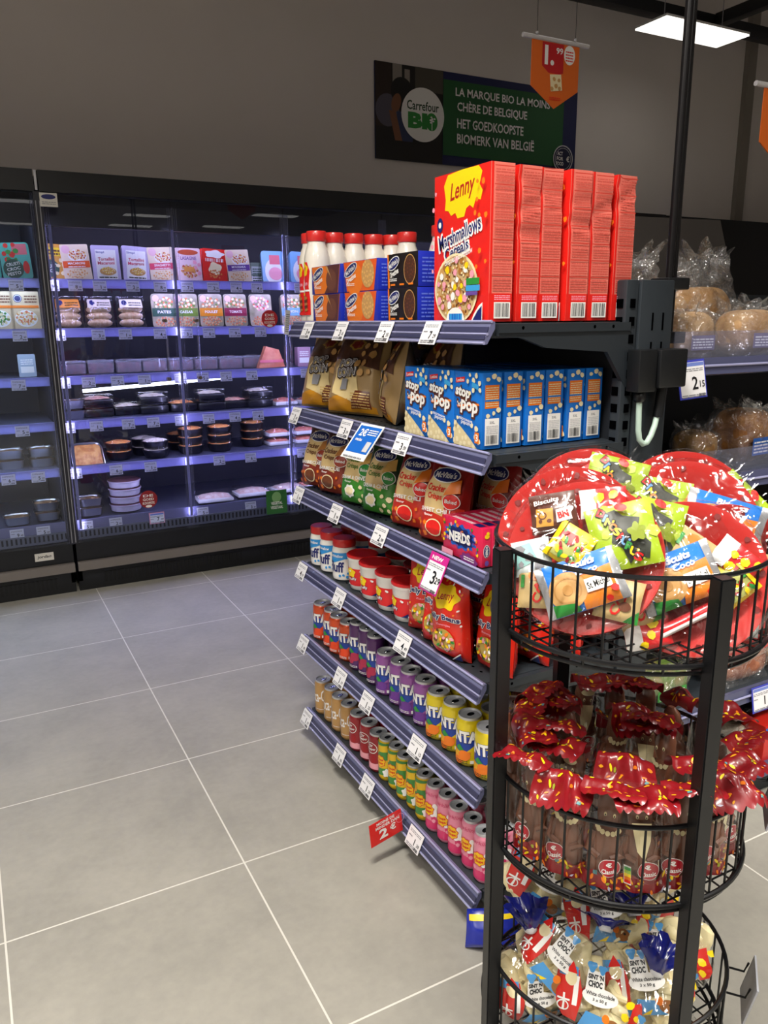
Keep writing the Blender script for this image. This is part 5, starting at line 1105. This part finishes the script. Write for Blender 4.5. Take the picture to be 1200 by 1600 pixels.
for zt, zb in BK:
    m = MB(); n = 34
    for i in range(n):
        a = 2 * pi * (i + .5) / n
        m.tube([(RR * cos(a), RR * sin(a), zt), (RR * cos(a), RR * sin(a), zb)], .0020, RB, 6)
    k = -6
    for k in range(-7, 8):
        q = k * .028; L = sqrt(max(RR ** 2 - q * q, 0)) - .002
        m.tube([(q, -L, zb), (q, L, zb)], .0017, RB, 5); m.tube([(-L, q, zb + .003), (L, q, zb + .003)], .0017, RB, 5)
    b = rk(m, 'wire_basket')
    circ = lambda r, z: [(r * cos(2 * pi * i / 72), r * sin(2 * pi * i / 72), z) for i in range(72)]
    m = MB(); m.tube(circ(RR, zt), .0038, RB, 8, True); m.obj('top_ring', b)
    m = MB(); m.tube(circ(RR + .003, zb), .0042, RB, 8, True); m.tube(circ(RR - .004, zb - .014), .0034, RB, 8, True)
    for i in range(0, 72, 6): a = 2 * pi * i / 72; m.tube([((RR) * cos(a), (RR) * sin(a), zb), ((RR - .003) * cos(a), (RR - .003) * sin(a), zb - .014)], .0022, RB, 5)
    m.obj('bottom_ring', b)
# ticket holders on the right side of the lower two baskets
for zt, zb in BK[1:]:
    a = radians(-50); m = MB(); c, s = cos(a), sin(a)
    P = lambda r, l, z: (r * c - l * s, r * s + l * c, z)
    m.add([P(RR + .045, -.042, zt + .01), P(RR + .045, .042, zt + .01), P(RR + .028, .042, zt - .068), P(RR + .028, -.042, zt - .068), P(RR + .048, -.042, zt + .01), P(RR + .048, .042, zt + .01), P(RR + .031, .042, zt - .068), P(RR + .031, -.042, zt - .068)], [(0, 1, 2, 3), (7, 6, 5, 4), (0, 4, 5, 1), (1, 5, 6, 2), (2, 6, 7, 3), (3, 7, 4, 0)], mat('grey ticket plate', '#a9abb3', .35))
    for l in (-.03, .03): m.tube([P(RR, l, zt - .02), P(RR + .03, l, zt - .02), P(RR + .036, l, zt - .0)], .002, RB, 6)
    rk(m, 'ticket_holder')
# ================================================================ wrapped gift plates in the top basket
PLR = mat('plate red', '#c42a26', .35, coat=.4)
PLP = mat('plate print', '#7d1a1a', .45)
def goodie(w, h, dp, base, deco, seed, taper=0.0): return pillow(w, h, dp, base, deco, seed, taper=taper, nx=12, nz=12, wr=.003)
def g_dino(s):
    w, h = .098, .098; d = D(); K = mat('crack dark', '#3a3d36', .4); G = mat('bag lime', '#a9c52a', .3, coat=.3)
    d.scatter(-.045, .01, .045, .09, 5, .010, mat('lime pale', '#c6dc55', .35), 3, None, 6); d.poly([(-.03, .086), (-.004, .09), (.006, .078), (.03, .07), (.022, .05), (.038, .03), (.03, .008), (.012, .016), (.002, .005), (-.004, .03), (-.018, .04), (-.012, .06)], K)
    cols = [RED, mat('letter blue', '#6aa2d8', .4), YEL, ORG, YEL, RED, mat('letter blue', '#6aa2d8', .4), GRN, YEL, RED]
    for i, ch in enumerate('DINOSAURUS'):
        t = i / 9; d.txt(ch, -.024 + .040 * t, .088 - .076 * t, .0150 if ch != 'I' else .0075, .0150, BLACK, -.6, .1); d.txt(ch, -.024 + .040 * t, .088 - .076 * t, .0125 if ch != 'I' else .005, .0125, cols[i], -.6, .04)
    d.blob(.022, .048, .012, .013, 5, .2, mat('dull green', '#8b9a2e', .4)); d.ell(.006, .09, .01, .006, RED, 14, -.4)
    return goodie(w, h, .018, G, d, s)
def g_michel(s):
    w, h = .125, .08; d = D(); B = mat('bag bright blue', '#1f7fe0', .28, coat=.3); O = mat('bag tangerine', '#ef8a2c', .3); S = mat('foil silver', '#c9ccd2', .25, .7)
    d.rect(-.0625, 0, -.05, .08, S); d.rect(.05, 0, .0625, .08, S); d.poly([(-.005, .0), (.05, 0), (.05, .055), (.0, .05)], O); d.ell(-.022, .034, .03, .028, TAN, 24); d.ring(-.022, .034, .022, .02, .0025, mat('biscuit edge', '#b98747', .5), 20); d.ell(-.022, .034, .008, .008, mat('biscuit edge', '#b98747', .5), 12)
    d.txt('Biscuits', .005, .068, .05, .011, WHITE, .0, .04, .2); d.txt('Coco', .014, .055, .035, .01, WHITE, 0, .03, .2); d.rect(.006, .022, .045, .042, WHITE); d.txt('St Michel', .0255, .032, .034, .010, BLACK, .05, .01); d.poly([(-.05, .0), (-.01, .0), (-.015, .012), (-.05, .018)], GRN); d.scatter(.03, .004, .048, .02, 3, .006, RED, 4)
    return goodie(w, h, .02, B, d, s)
def g_choco(s):
    w, h = .072, .062; d = D(); d.poly([(-.028, .01), (.0, .008), (.002, .036), (-.026, .038)], mat('biscuit gold', '#d79b3e', .4)); d.ring(-.016, .026, .007, .006, .002, BRN, 12); d.ell(-.006, .017, .004, .003, BRN, 10); d.ell(-.02, .018, .003, .003, BRN, 10); d.poly([(.006, .012), (.03, .016), (.028, .036), (.006, .032)], WHITE); d.txt('BN', .017, .024, .017, .011, RED, .15, .05); d.txt('Biscuits', -.008, .049, .04, .008, WHITE, .1)
    return goodie(w, h, .02, mat('packet brown', '#5a2d20', .3, coat=.3), d, s)
def g_gummy(s):
    w, h = .062, .06; d = D(); d.poly([(-.02, .006), (.022, .006), (.026, .05), (-.02, .05)], mat('gummy window', '#b5b86a', .3)); d.rect(-.022, .03, .0, .048, RED)
    for k, c in enumerate((RED, YEL, GRN, DRED)): d.scatter(-.018, .008, .022, .046, 5, .007, c, s + k, None, 8, .5)
    d.rect(-.031, 0, -.022, .06, YEL); d.rect(.022, 0, .031, .06, YEL); return goodie(w, h, .018, mat('packet lemon', '#e6c91e', .3, coat=.3), d, s)
def g_beige(s, wd='CÔ'):
    w, h = .066, .062; d = D(); d.ell(-.005, .05, .012, .009, ORG); d.txt(wd, .0, .024, .034, .018, RED, 1.2, .03); d.poly([(.012, .0), (.033, .0), (.033, .02)], GRN); d.ell(.012, .022, .009, .007, BRN); d.rect(-.028, .03, -.022, .05, GRN)
    return goodie(w, h, .016, mat('packet kraft', '#c9ad76', .4), d, s)
def g_white(s): 
    w, h = .06, .055; d = D(); d.poly([(-.03, .01), (.01, .02), (.0, .05), (-.03, .045)], mat('packet aqua', '#9fd4d0', .3)); d.scatter(-.02, .01, .025, .05, 5, .008, GRY, s, None, 5); return goodie(w, h, .016, mat('packet pale', '#d8e4e4', .3), d, s)
def g_red(s): 
    w, h = .07, .045; d = D(); d.rect(-.035, 0, -.01, .045, WHITE); d.scatter(-.01, .005, .03, .04, 4, .009, YEL, s); return goodie(w, h, .014, mat('packet scarlet', '#d8262c', .28, coat=.3), d, s)
def g_stick(s):
    w, h = .11, .018; d = D(); d.rect(-.055, 0, .055, .007, WHITE); return goodie(w, h, .012, mat('packet scarlet', '#d8262c', .28, coat=.3), d, s)
GDS = {'dino': ('lime_packet', g_dino, 'lime green sweets packet'), 'michel': ('biscuit_packet', g_michel, 'blue and orange biscuit packet'), 'choco': ('chocolate_packet', g_choco, 'brown biscuit packet'), 'gummy': ('gummy_packet', g_gummy, 'yellow gummy packet'), 'beige': ('kraft_packet', g_beige, 'kraft coloured packet'), 'white': ('pale_packet', g_white, 'pale aqua packet'), 'red': ('sweet_packet', g_red, 'scarlet packet'), 'stick': ('stick_packet', g_stick, 'red and white stick packet')}
def gift_plate(lat, dep, z, tilt, yaw, roll, goods, label, seed, R=.118):
    """plate built flat in its own frame: front is -Y, centre at the origin"""
    root = empty('gift_plate')
    pr = [(0, 0), (.076, 0), (.082, .004), (.096, .013), (R - .003, .017), (R, .0155), (R - .001, .0185), (.094, .0165), (.078, .006), (0, .003)]
    n = 56; m = MB()
    vs = [(r * cos(2 * pi * i / n), -yy, r * sin(2 * pi * i / n)) for r, yy in pr for i in range(n)]
    m.add(vs, [(j * n + i, j * n + (i + 1) % n, (j + 1) * n + (i + 1) % n, (j + 1) * n + i) for j in range(len(pr) - 1) for i in range(n)], PLR)
    d = D(); rn = random.Random(seed)
    for k in range(12):
        a = 2 * pi * k / 12 + .2; d.poly([(.104 * cos(a) + q * cos(b), .104 * sin(a) + q * sin(b)) for q, b in [(rn.uniform(.003, .0065), 2 * pi * i / 6) for i in range(6)]], PLP)
    m.decals(d, lambda u, v, h: (u, -.0188 - h, v), base=.0004, step=0)
    m.obj('plate', root)
    for (kind, x, zz, r_, dy) in goods:
        nm, fn, lb = GDS[kind]; mm = fn(seed + int(x * 900)); o = mm.obj(nm, root, sharp=60); o['label'] = lb
        hgt = max(v[2] for v in mm.v)
        M = Matrix.Translation((x, -.022 - dy, zz)) @ Matrix.Rotation(-r_, 4, 'Y') @ Matrix.Translation((0, 0, -hgt / 2)); o.matrix_local = M
    off = Vector((seed * 2.1, 0, 0)); m = MB()
    def film(a, b):   # dome of film over the front
        r = (R + .004) * sin(b * pi / 2) ** .8; th = 2 * pi * a
        hgt = .0195 + .034 * (1 - b ** 2.6); p = Vector((r * cos(th), -hgt, r * sin(th)))
        q = noise.noise(p * 22 + off) * .006 + abs(noise.noise(p * 50 + off)) * .003
        return (p.x, p.y - q, p.z)
    m.grid(film, 56, 16, FILM)
    for a0 in (2.5, .7):   # knotted film ends
        for k in range(7):
            a = a0 + (k - 3) * .07; m.add([((R - .004) * cos(a), -.014, (R - .004) * sin(a)), ((R + .016 + .006 * (k % 3)) * cos(a + .03), -.012 + .008 * (k % 2), (R + .016 + .006 * (k % 3)) * sin(a + .03)), ((R - .002) * cos(a + .08), -.01, (R - .002) * sin(a + .08))], [(0, 1, 2)], FILM)
    m.obj('film', root, sharp=60)
    root.matrix_world = Matrix.Translation(RP(lat, dep, z)) @ Matrix.Rotation(-AZ + yaw, 4, 'Z') @ Matrix.Rotation(-tilt, 4, 'X') @ Matrix.Rotation(roll, 4, 'Y')
    return tag(root, label, 'gift plate', 'wrapped red gift plates in the top basket')
gift_plate(-.062, -.095, .998, .42, -.12, 0, [('dino', .056, .036, .33, .010), ('choco', -.052, .062, .25, .004), ('gummy', -.018, .012, -.45, .012), ('michel', .006, -.042, .45, .018), ('beige', -.058, -.056, .1, .004), ('beige', .060, -.058, -.1, .004), ('white', -.076, -.01, .3, .002), ('red', .02, .085, .2, 0)], 'red gift plate at front left with a large lime green packet', 1)
gift_plate(.088, -.062, .968, .40, .18, .1, [('dino', -.066, .064, -.1, .006), ('michel', -.022, -.004, .5, .014), ('beige', -.005, .038, -.5, .004), ('beige', -.075, -.052, .5, .003), ('stick', .0, -.062, .6, .006), ('red', .062, .035, -.6, .004), ('gummy', .058, .0, .8, .002), ('red', -.055, -.09, .3, .002)], 'red gift plate at front right behind the rack post', 2)
gift_plate(-.088, -.035, 1.008, .36, -.1, .2, [('dino', .05, .04, .2, .002), ('choco', -.03, .02, 0, .002)], 'red gift plate directly behind the front left plate', 3)
gift_plate(-.065, .055, 1.025, .34, 0, -.2, [('dino', .045, .045, -.4, .004), ('red', .02, .07, .4, .0)], 'red gift plate at the back left, its rim highest on that side', 4)
gift_plate(.085, .045, 1.012, .38, .1, .15, [('dino', -.05, .03, 0, .004), ('beige', .002, .035, .2, .004), ('michel', .05, .025, -.12, .012), ('beige', .085, -.01, .4, .002)], 'red gift plate at back right with glaring film over a biscuit packet', 5)
gift_plate(.082, .105, 1.018, .30, .12, 0, [('dino', .075, .02, -.8, .004), ('choco', -.04, .0, .2, .002)], 'rearmost red gift plate on the right showing only its rim', 6)
gift_plate(.150, -.005, .955, .34, .55, .5, [('beige', .05, .03, .3, .004), ('white', .03, -.05, .2, .004), ('red', -.02, .0, 0, .004)], 'red gift plate at the far right edge of the top basket', 7)

# ================================================================ bagged chocolate figures in the middle basket
MILK = mat('milk chocolate', '#7b4d38', .34, coat=.15); WCH = mat('white chocolate', '#f4e7b6', .4, coat=.1)
FLR = mat('bag film red', '#82121a', .3, coat=.25)
def motif(d, x0, y0, x1, y1, n, seed):
    for k, (c, r, sd, fl) in enumerate([(YEL, .0046, 8, .38), (ORG, .0044, 8, .5), (mat('motif gold', '#e8a41e', .35), .0042, 8, .42), (mat('motif teal', '#5b8f95', .35), .0040, 4, .8), (mat('motif pale', '#c3bfd6', .35), .0042, 4, .5), (mat('motif olive', '#9aa02e', .35), .003, 5, .8)]):
        d.scatter(x0, y0, x1, y1, n if k < 3 else max(1, n // 3), r, c, seed * 11 + k, None, sd, fl)
def figure_bag(seed, flop=1.0):
    t = empty('chocolate_bag'); w, h = .066, .125
    m = MB(); m.lathe([(.019, 0), (.023, .004), (.024, .03), (.022, .06), (.020, .072), (.014, .078), (.0165, .086), (.017, .098), (.018, .104), (.015, .118), (.006, .126)], MILK, 20, 0, 0, 1, .62)
    for sx in (-1, 1): m.tube([(sx * .018, -.004, .068), (sx * .022, -.008, .045), (sx * .008, -.014, .038)], [.006, .0065, .005], MILK, 8)
    fig = m.obj('chocolate_figure', t)
    m = MB(); f = lambda u, v, hh: (u, -(.0150 - u * u * 9) - hh, v)
    d = D()
    if seed % 3 == 1:
        d.poly([(-.013, .088), (.013, .088), (.012, .066), (.004, .040), (-.006, .052)], WCH); d.ell(0, .108, .012, .005, WCH); d.ell(.004, .037, .0035, .005, WCH)
    else:
        for k in range(7): a = pi * (k / 6); d.ell(-.014 * cos(a), .078 - .006 * sin(a), .0034, .0036, WCH, 10)
    for sx in (-1, 1): d.ell(sx * .006, .097, .0019, .0028, WCH, 10); d.ell(sx * .006, .0962, .0009, .0014, BLACK, 8)
    m.decals(d, f, base=.001, step=.0004); m.obj('white_relief', fig)
    film = pillow(w, .135, .048, FILM_SOFT, None, seed, taper=.05, wr=.006, crimp=1.02)
    film.obj('film', t, sharp=50)
    # printed foot band and seal
    fu = lambda u, v, hh: (u, -.0215 - hh + (abs(u) / .033) ** 3 * .016 + .0015 * sin(u * 240 + seed), v)
    m = MB(); m.grid(lambda a, b: fu((a - .5) * w * .98, .002 + b * (.020 + .003 * cos(a * 20)), 0), 16, 3, FLR)
    d = D(); motif(d, -.03, .003, .03, .022, 4, seed); m.decals(d, fu, cut=(.006, None)); m.obj('foot_band', t)
    m = MB(); d = D(); cx = .008 if seed % 2 else -.012
    d.ell(cx, .031, .0145, .0115, WHITE, 22, .2); d.ell(cx, .031, .0138, .0108, mat('seal red', '#b0182a', .35), 22, .2); d.txt('€', cx - .001, .0355, .008, .006, WHITE, .2, .04); d.txt('Classic', cx, .027, .020, .006, WHITE, .2, .02)
    if seed % 3 == 1:
        d.rect(-.024, .012, -.015, .036, WHITE)
        for q, c in enumerate((RED, ORG, YEL, mat('score lime', '#9cc23a', .4), GRN)): d.rect(-.0235, .0135 + q * .0043, -.0155, .0175 + q * .0043, c)
    m.decals(d, fu, cut=(.006, None), base=.001); m.obj('seal_label', t)
    # red printed head of the bag folded forward
    rn = random.Random(seed); L = .082; ang = 1.25 * flop; W2 = w * 1.22
    def fl(u, v, hh):
        s = v / L; th = ang * min(1, s * 1.8); y = -.010 - sin(th) * v * .8; z = .122 + cos(th) * v * .85 - max(0, s - .45) ** 2 * .05 * flop
        n = noise.noise(Vector((u * 30 + seed * 3, v * 22, seed))) * .012 + abs(noise.noise(Vector((u * 60, v * 12, seed)))) * .004
        k = .8 + .4 * s - .22 * max(0, s - .6) ** 1.5 * abs(2 * u / W2) ** 2 * 4
        return (u * k, y - n * sin(th) - hh * sin(th), z + n + hh * cos(th))
    m = MB(); m.grid(lambda a, b: fl((a - .5) * W2, (L - .006 * (1 - abs(sin(a * pi * 7)))) * b, 0), 42, 16, FLR)
    d = D(); motif(d, -W2 / 2 + .005, .006, W2 / 2 - .005, L - .012, 7, seed + 3); m.decals(d, fl, cut=(W2 / 20, L / 14), base=.0012, step=.0001); m.obj('printed_head', t, sharp=60)
    for ch in t.children: ch.scale = (1.12, 1.0, 1.30)
    return t
FBL = []
front = [(-177, 'leftmost of the front row'), (-157, 'second from the left in the front row'), (-138, 'third from the left in the front row'), (-119, 'front centre, figure with white beard'), (-100, 'front row beside the rack post'), (-80, 'just right of the front rack post'), (-60, 'second right of the front rack post'), (-40, 'at the right side of the basket')]
fproto = [figure_bag(k, .9 + .15 * (k % 3)) for k in range(4)]
usedf = set()
def put_fig(k, loc, rz, tx, ty, label):
    i = k % 4; o = place(fproto[i], i not in usedf, loc, (tx, ty, rz), label, 'chocolate bag', 'bagged chocolate figures in the middle basket'); usedf.add(i); return o
zb = BK[1][1] + .006
kinds = [0, 2, 3, 1, 0, 2, 1, 3, 0]
for k, (a, l) in enumerate(front):
    c = radians(a); r = RR - .036; put_fig(kinds[k], (RC.x + r * cos(c), RC.y + r * sin(c), zb), -AZ + .55 * (c + pi / 2 + AZ), radians(-4), radians(3 * (k % 3 - 1)), 'chocolate figure bag with red top, ' + l)
k = 0
for a in range(-20, 176, 22):
    c = radians(a); r = RR - .038; k += 1
    put_fig(k, (RC.x + r * cos(c), RC.y + r * sin(c), zb + .012 * (k % 2)), c + pi / 2 + (pi if 20 < a < 160 else 0), radians(-5), radians(6 * (k % 3 - 1)), 'chocolate figure bag with red top, %s from the right round the back' % ORD[k - 1])
for k, a in enumerate(range(-170, 190, 45)):
    c = radians(a); r = .095
    put_fig(k + 1, (RC.x + r * cos(c), RC.y + r * sin(c), zb - .004 + .01 * (k % 2)), -AZ + .5 * (k % 3 - 1), radians(-8 + 5 * (k % 3)), radians(9 * (k % 3 - 1)), 'chocolate figure bag with red top in the inner ring, %s from the left' % ORD[k])
o = put_fig(2, (RC.x - .02, RC.y + .0, zb + .004), -AZ, radians(-70), .2, 'chocolate figure bag lying down in the hollow middle of the basket')
o.location.z = zb + .03

# ================================================================ white chocolate bags in the bottom basket
TIE = mat('bag tie white', '#e4e6ea', .4); NVF = mat('bag navy film', '#161f78', .2, coat=.5); SKY = mat('bag sky blue', '#4f9ad8', .3, coat=.3); SCR = mat('bag scarlet', '#d02a22', .28, coat=.4); MOU = mat('mouse brown', '#9a6433', .4)
def white_bag(seed):
    t = empty('chocolate_bag'); rn = random.Random(seed); R0 = .072
    FP = [((.022, -.010, .008), -8, 14, 1.12), ((-.030, -.006, .020), -6, -22, 1.0), ((.012, .012, .03), 6, -40, .95), ((-.01, -.012, .004), -10, 62, .9)]
    for k, (lc, rx_, ry_, sc) in enumerate(FP):
        m = MB(); h = .096
        m.lathe([(.014, 0), (.023, .003), (.025, .02), (.022, .038), (.024, .052), (.0235, h - .022), (.018, h - .006), (.005, h)], WCH, 20, 0, 0, 1, .66)
        m.tube([(-.021, -.004, .05), (-.013, -.017, .04), (.004, -.0175, .044)], [.006, .0065, .005], WCH, 8); m.box(-.013, .013, -.0195, -.012, .018, .034, WCH, .003); m.ball((0, -.008, h - .028), .014, WCH, 2, (1, .8, 1))
        o = m.obj('white_chocolate_figure', t, lc, (radians(rx_ + rn.uniform(-4, 4)), radians(ry_ * (1 if seed % 2 else -1) + rn.uniform(-6, 6)), rn.uniform(-.4, .4))); o.scale = (sc, sc, sc)
    H = .165; rx, ry = .074, .042; big = seed in (1, 5)
    def bb(q):
        if q < .25: return .62 + .38 * sin(q / .25 * pi / 2)
        if q < .6: return 1.0
        return 1 - (1 - .13) * sin((min(q, .95) - .6) / .35 * pi / 2) ** 1.3
    def S(a, v, hh):
        q = v / H; b = bb(q); c, sn = cos(a), sin(a)
        n = noise.noise(Vector((c * 2.5, sn * 2.5, v * 22)) + Vector((seed * 5, 0, 0))) * .006 * b + .004 * sin(a * 8 + seed) * max(0, q - .55)
        return (c * (rx * b + n + hh), sn * (ry * b + n + hh), v)
    m = MB(); m.grid(lambda a, b: S(2 * pi * a, b * H * .95, 0), 44, 22, FILM, True); m.obj('film', t, sharp=60)
    def nv(a, b):
        r = .011 + (.05 if big else .026) * b ** 1.2; th = 2 * pi * a
        r *= 1 + .28 * sin(th * 6 + seed) * b + .2 * noise.noise(Vector((cos(th) * 2, sin(th) * 2, seed + b * 2)))
        return (r * cos(th), r * sin(th) * .8 + (.05 if big else .02) * b * b, H * .945 + (.05 if big else .04) * b - (.03 * b * b if big else 0) + .008 * noise.noise(Vector((cos(th) * 4, sin(th) * 4, seed))) * b)
    m = MB(); m.grid(nv, 40, 8, NVF, True)
    m.obj('navy_top', t, sharp=60); m = MB(); m.lathe([(.0105, 0), (.0125, .003), (.0125, .009), (.0105, .012)], TIE, 12, cap=False); m.obj('bag_tie', t, (0, 0, H * .93))
    def g(u, v, hh):
        b = bb(v / H); R_ = rx * b; k = max(-.97, min(.97, u / R_)); a = -math.acos(k)
        p = S(a, v, hh + .0015); return p
    m = MB(); d = D()
    d.poly([(-.068, .012), (-.035, .006), (-.028, .05), (-.036, .085), (-.07, .08)], SCR); d.poly([(-.072, .072), (-.036, .07), (-.038, .088), (-.07, .09)], SKY); d.poly([(-.044, .03), (-.036, .03), (-.034, .075), (-.042, .075)], WHITE); d.ell(-.048, .07, .010, .012, CRM); d.poly([(-.058, .078), (-.038, .078), (-.048, .096)], RED)
    d.rect(-.058, .02, -.055, .045, WHITE); d.rect(-.066, .034, -.047, .037, WHITE); d.ring(-.0565, .026, .009, .008, .002, WHITE, 14)
    d.poly([(-.03, .004), (.03, .002), (.05, .02), (.02, .022), (-.02, .028)], SKY); d.poly([(-.02, .004), (.0, .012), (-.006, .004)], YEL); d.ell(.022, .014, .012, .010, MOU, 16); d.ell(.012, .023, .006, .007, ORG, 12); d.ell(.026, .015, .002, .002, BLACK, 8)
    d.poly([(.045, .01), (.068, .015), (.066, .06), (.05, .055)], SCR); d.scatter(.04, .01, .08, .06, 5, .007, YEL, seed)
    d.poly([(-.024, .056), (.006, .056), (.004, .09), (-.022, .09)], WHITE); d.ell(.0, .052, .028, .014, WHITE, 18); d.txt("SINT 'N", -.009, .081, .024, .008, BLACK, 0, .05); d.txt('CHOC', -.009, .070, .022, .010, BLACK, 0, .05); d.txt('White chocolade', .0, .056, .044, .006, BLACK); d.txt('3 x 50 g', .0, .047, .022, .006, BLACK); d.blob(-.016, .096, .007, .008, 3, .2, SKY); d.blob(.0, .094, .006, .007, 3, .2, SKY)
    m.decals(d, g, cut=(.006, .0075), base=.0005, step=.0002); m.obj('printed_panel', t)
    return t
zc = BK[2][1] + .006
WB = [(.0, -.135, .055, 40, 4, .05, 'at front centre showing its white label upright'), (-.098, -.095, .085, 42, 38, .15, 'left of centre, white label turned sideways'), (.098, -.095, .075, 40, -22, -.15, 'at front right behind the rack post'), (-.128, .02, .145, 30, 25, .3, 'at back left pushed up under the middle basket'), (.015, -.015, .125, 48, -12, 0, 'in the middle with a large navy top'), (.135, -.02, .075, 35, -30, -.5, 'at the right edge of the bottom basket'), (-.112, -.085, .01, 10, 0, .5, 'lowest at front left, red print against the wires'), (.05, .10, .11, 25, 10, 0, 'at the rear of the bottom basket'), (.085, -.105, .0, 8, 0, -.4, 'lowest at front right behind the rack post')]
for k, (la, de, dz, tl, ro, rz, l) in enumerate(WB):
    o = white_bag(k + 1); o.matrix_world = Matrix.Translation(RP(la, de, zc + dz)) @ Matrix.Rotation(-AZ + rz, 4, 'Z') @ Matrix.Rotation(-radians(tl), 4, 'X') @ Matrix.Rotation(radians(ro), 4, 'Y'); tag(o, 'bag of white chocolate figures ' + l, 'chocolate bag', 'white chocolate bags in the bottom basket')

# ================================================================ bread on the shelves behind
def loaf_bag(seed, w, dp, h, col, col2, film_h, lab=None):
    t = empty('bread_bag'); m = MB(); bm_ = mat('bread ' + col, col, .7, vary=(28, col2), bump=(120, .3, .004))
    def bs(a, b):
        th = 2 * pi * a; ph = pi * (b - .5); c, s = cos(th), sin(th); k = (abs(c) ** 4 + abs(s) ** 4) ** -.25; cz = cos(ph) ** .55; n = 1 + .05 * noise.noise(Vector((c * 2 + seed, s * 2, b * 4)))
        n *= 1 - .03 * max(0, 1 - abs(math.sin(c * k * 11)) * 4)
        return (c * k * cz * w / 2, s * k * cz * dp / 2 * n, h / 2 + (abs(sin(ph)) ** .7) * (1 if ph > 0 else -1) * h / 2 * n)
    m.grid(bs, 72, 18, bm_, True); m.obj('bread', t)
    H = h + film_h; off = Vector((seed * 7.3, 0, 0))
    def fs_(a, b):
        v = b * H; th = 2 * pi * a; c, s = cos(th), sin(th); k = (abs(c) ** 4 + abs(s) ** 4) ** -.25
        z = v / H; zt = h * .9 / H
        b_ = 1.06 if z < zt else 1.06 - (z - zt) / (1 - zt) * .62 + (.5 * max(0, z - .86) / .14)
        fl = .016 if z < zt else .032
        n = noise.noise(Vector((c * 2.5, s * 2.5, v * 30)) + off) * fl + .012 * (z > zt) * sin(th * 8 + seed) * (z - zt) / (1 - zt)
        return (c * (k * b_ * w / 2 + n), s * (k * b_ * dp / 2 + n * .8), max(.0005, v + (n * .9 if z > .9 else 0)))
    m = MB(); m.grid(fs_, 48, 30, FILM_B, True); m.obj('film', t, sharp=35)
    if lab:
        m = MB(); d = D(); d.rect(-w * .3, h * .18, w * .3, h * .5, lab); d.lines(-w * .26, h * .22, w * .26, h * .46, 4, WHITE, .5, seed); m.decals(d, lambda u, v, hh: (u, -dp / 2 * 1.07 - .004 - hh, v)); m.obj('label_band', t)
    return t
VB = mat('label violet grey', '#7d7390', .5); BLB = mat('label bread blue', '#2c5fae', .4); CRD2 = mat('label cream', '#e2d0a6', .5)
BR = [((1.535, 1.36, BZ[0]), 0, .13, .10, .105, '#b58f63', '#c9a67a', .02, VB, 'sliced bread bag on the top bread shelf beside the blue framed price tag'), ((1.53, 1.53, BZ[0]), .1, .14, .11, .16, '#b8925f', '#94683c', .10, None, 'tall crinkled bread bag behind the sliced bread by the pole'), ((1.76, 1.36, BZ[0]), -.1, .15, .11, .11, '#ab8258', '#c29b6c', .02, VB, 'sliced bread bag at the right picture edge on the top bread shelf'), ((1.765, 1.52, BZ[0]), .3, .20, .12, .17, '#b5854c', '#c99c62', .10, CRD2, 'tall crinkled bread bag with cream label at the right picture edge'), ((1.405, 1.60, BZ[0]), 0, .12, .09, .13, '#a87c4c', '#7d532f', .08, None, 'crinkled bread bag behind the shelving upright'), ((1.645, 1.56, BZ[0]), 0, .08, .08, .12, '#6f4526', '#8f5f38', .06, None, 'dark bread bag between the two tall bread bags'),
      ((1.80, 1.38, BZ[1]), .1, .15, .11, .14, '#b07a3e', '#8d5a2c', .02, BLB, 'bread loaf with blue label on the second bread shelf'), ((1.675, 1.42, BZ[1]), 0, .10, .09, .085, '#b89058', '#94693a', .02, None, 'small bread bag left of the blue labelled loaf'),
      ((1.75, 1.36, BZ[2]), 0, .16, .11, .10, '#b07a3e', '#8d5a2c', .03, CRD2, 'bread bag behind the wire of the top basket'), ((1.80, 1.34, BZ[3]), 0, .18, .12, .11, '#b5785a', '#93563c', .02, None, 'pinkish bread pack above the lower blue framed price tag'), ((1.98, 1.36, BZ[3]), .1, .16, .12, .10, '#b07a3e', '#8d5a2c', .03, None, 'bread bag right of the pinkish bread pack'),
      ((1.52, 1.35, BZ[3]), 0, .17, .10, .09, '#9a8a4e', '#6f8f3a', .02, mat('label leaf green', '#3d9a3e', .4), 'green labelled pack seen between the top and middle baskets'), ((1.83, 1.36, BZ[4]), .1, .17, .12, .085, '#c9bfae', '#a89880', .02, CRD2, 'pale bread bag on the bottom bread shelf')]
for loc, rz, w, dp, h, c1, c2, fh, lab, l in BR:
    o = loaf_bag(int(loc[0] * 100 + loc[2] * 37), w, dp, h, c1, c2, fh, lab); o.location = (loc[0], loc[1], loc[2] - .001); o.rotation_euler = (0, 0, rz); tag(o, l, 'bread bag', 'bread bags on the shelves')
d = D(); d.ell(-.05, .04, .035, .028, WHITE, 18); d.ell(.05, .05, .03, .026, mat('pack rose', '#e07080', .4), 18); d.rect(-.11, .085, -.03, .105, BLU); d.scatter(-.1, .01, .1, .1, 6, .012, PNK, 3)
m = MB(); m.box(-.11, .11, -.04, .04, 0, .11, SCR, .004); m.decals(d, fy(.04)); tag(m.obj('biscuit_carton', None, (1.98, 1.30, BZ[4])), 'red and white carton on the bottom bread shelf beside the rack ticket plate', 'carton')
bpy.context.view_layer.update()
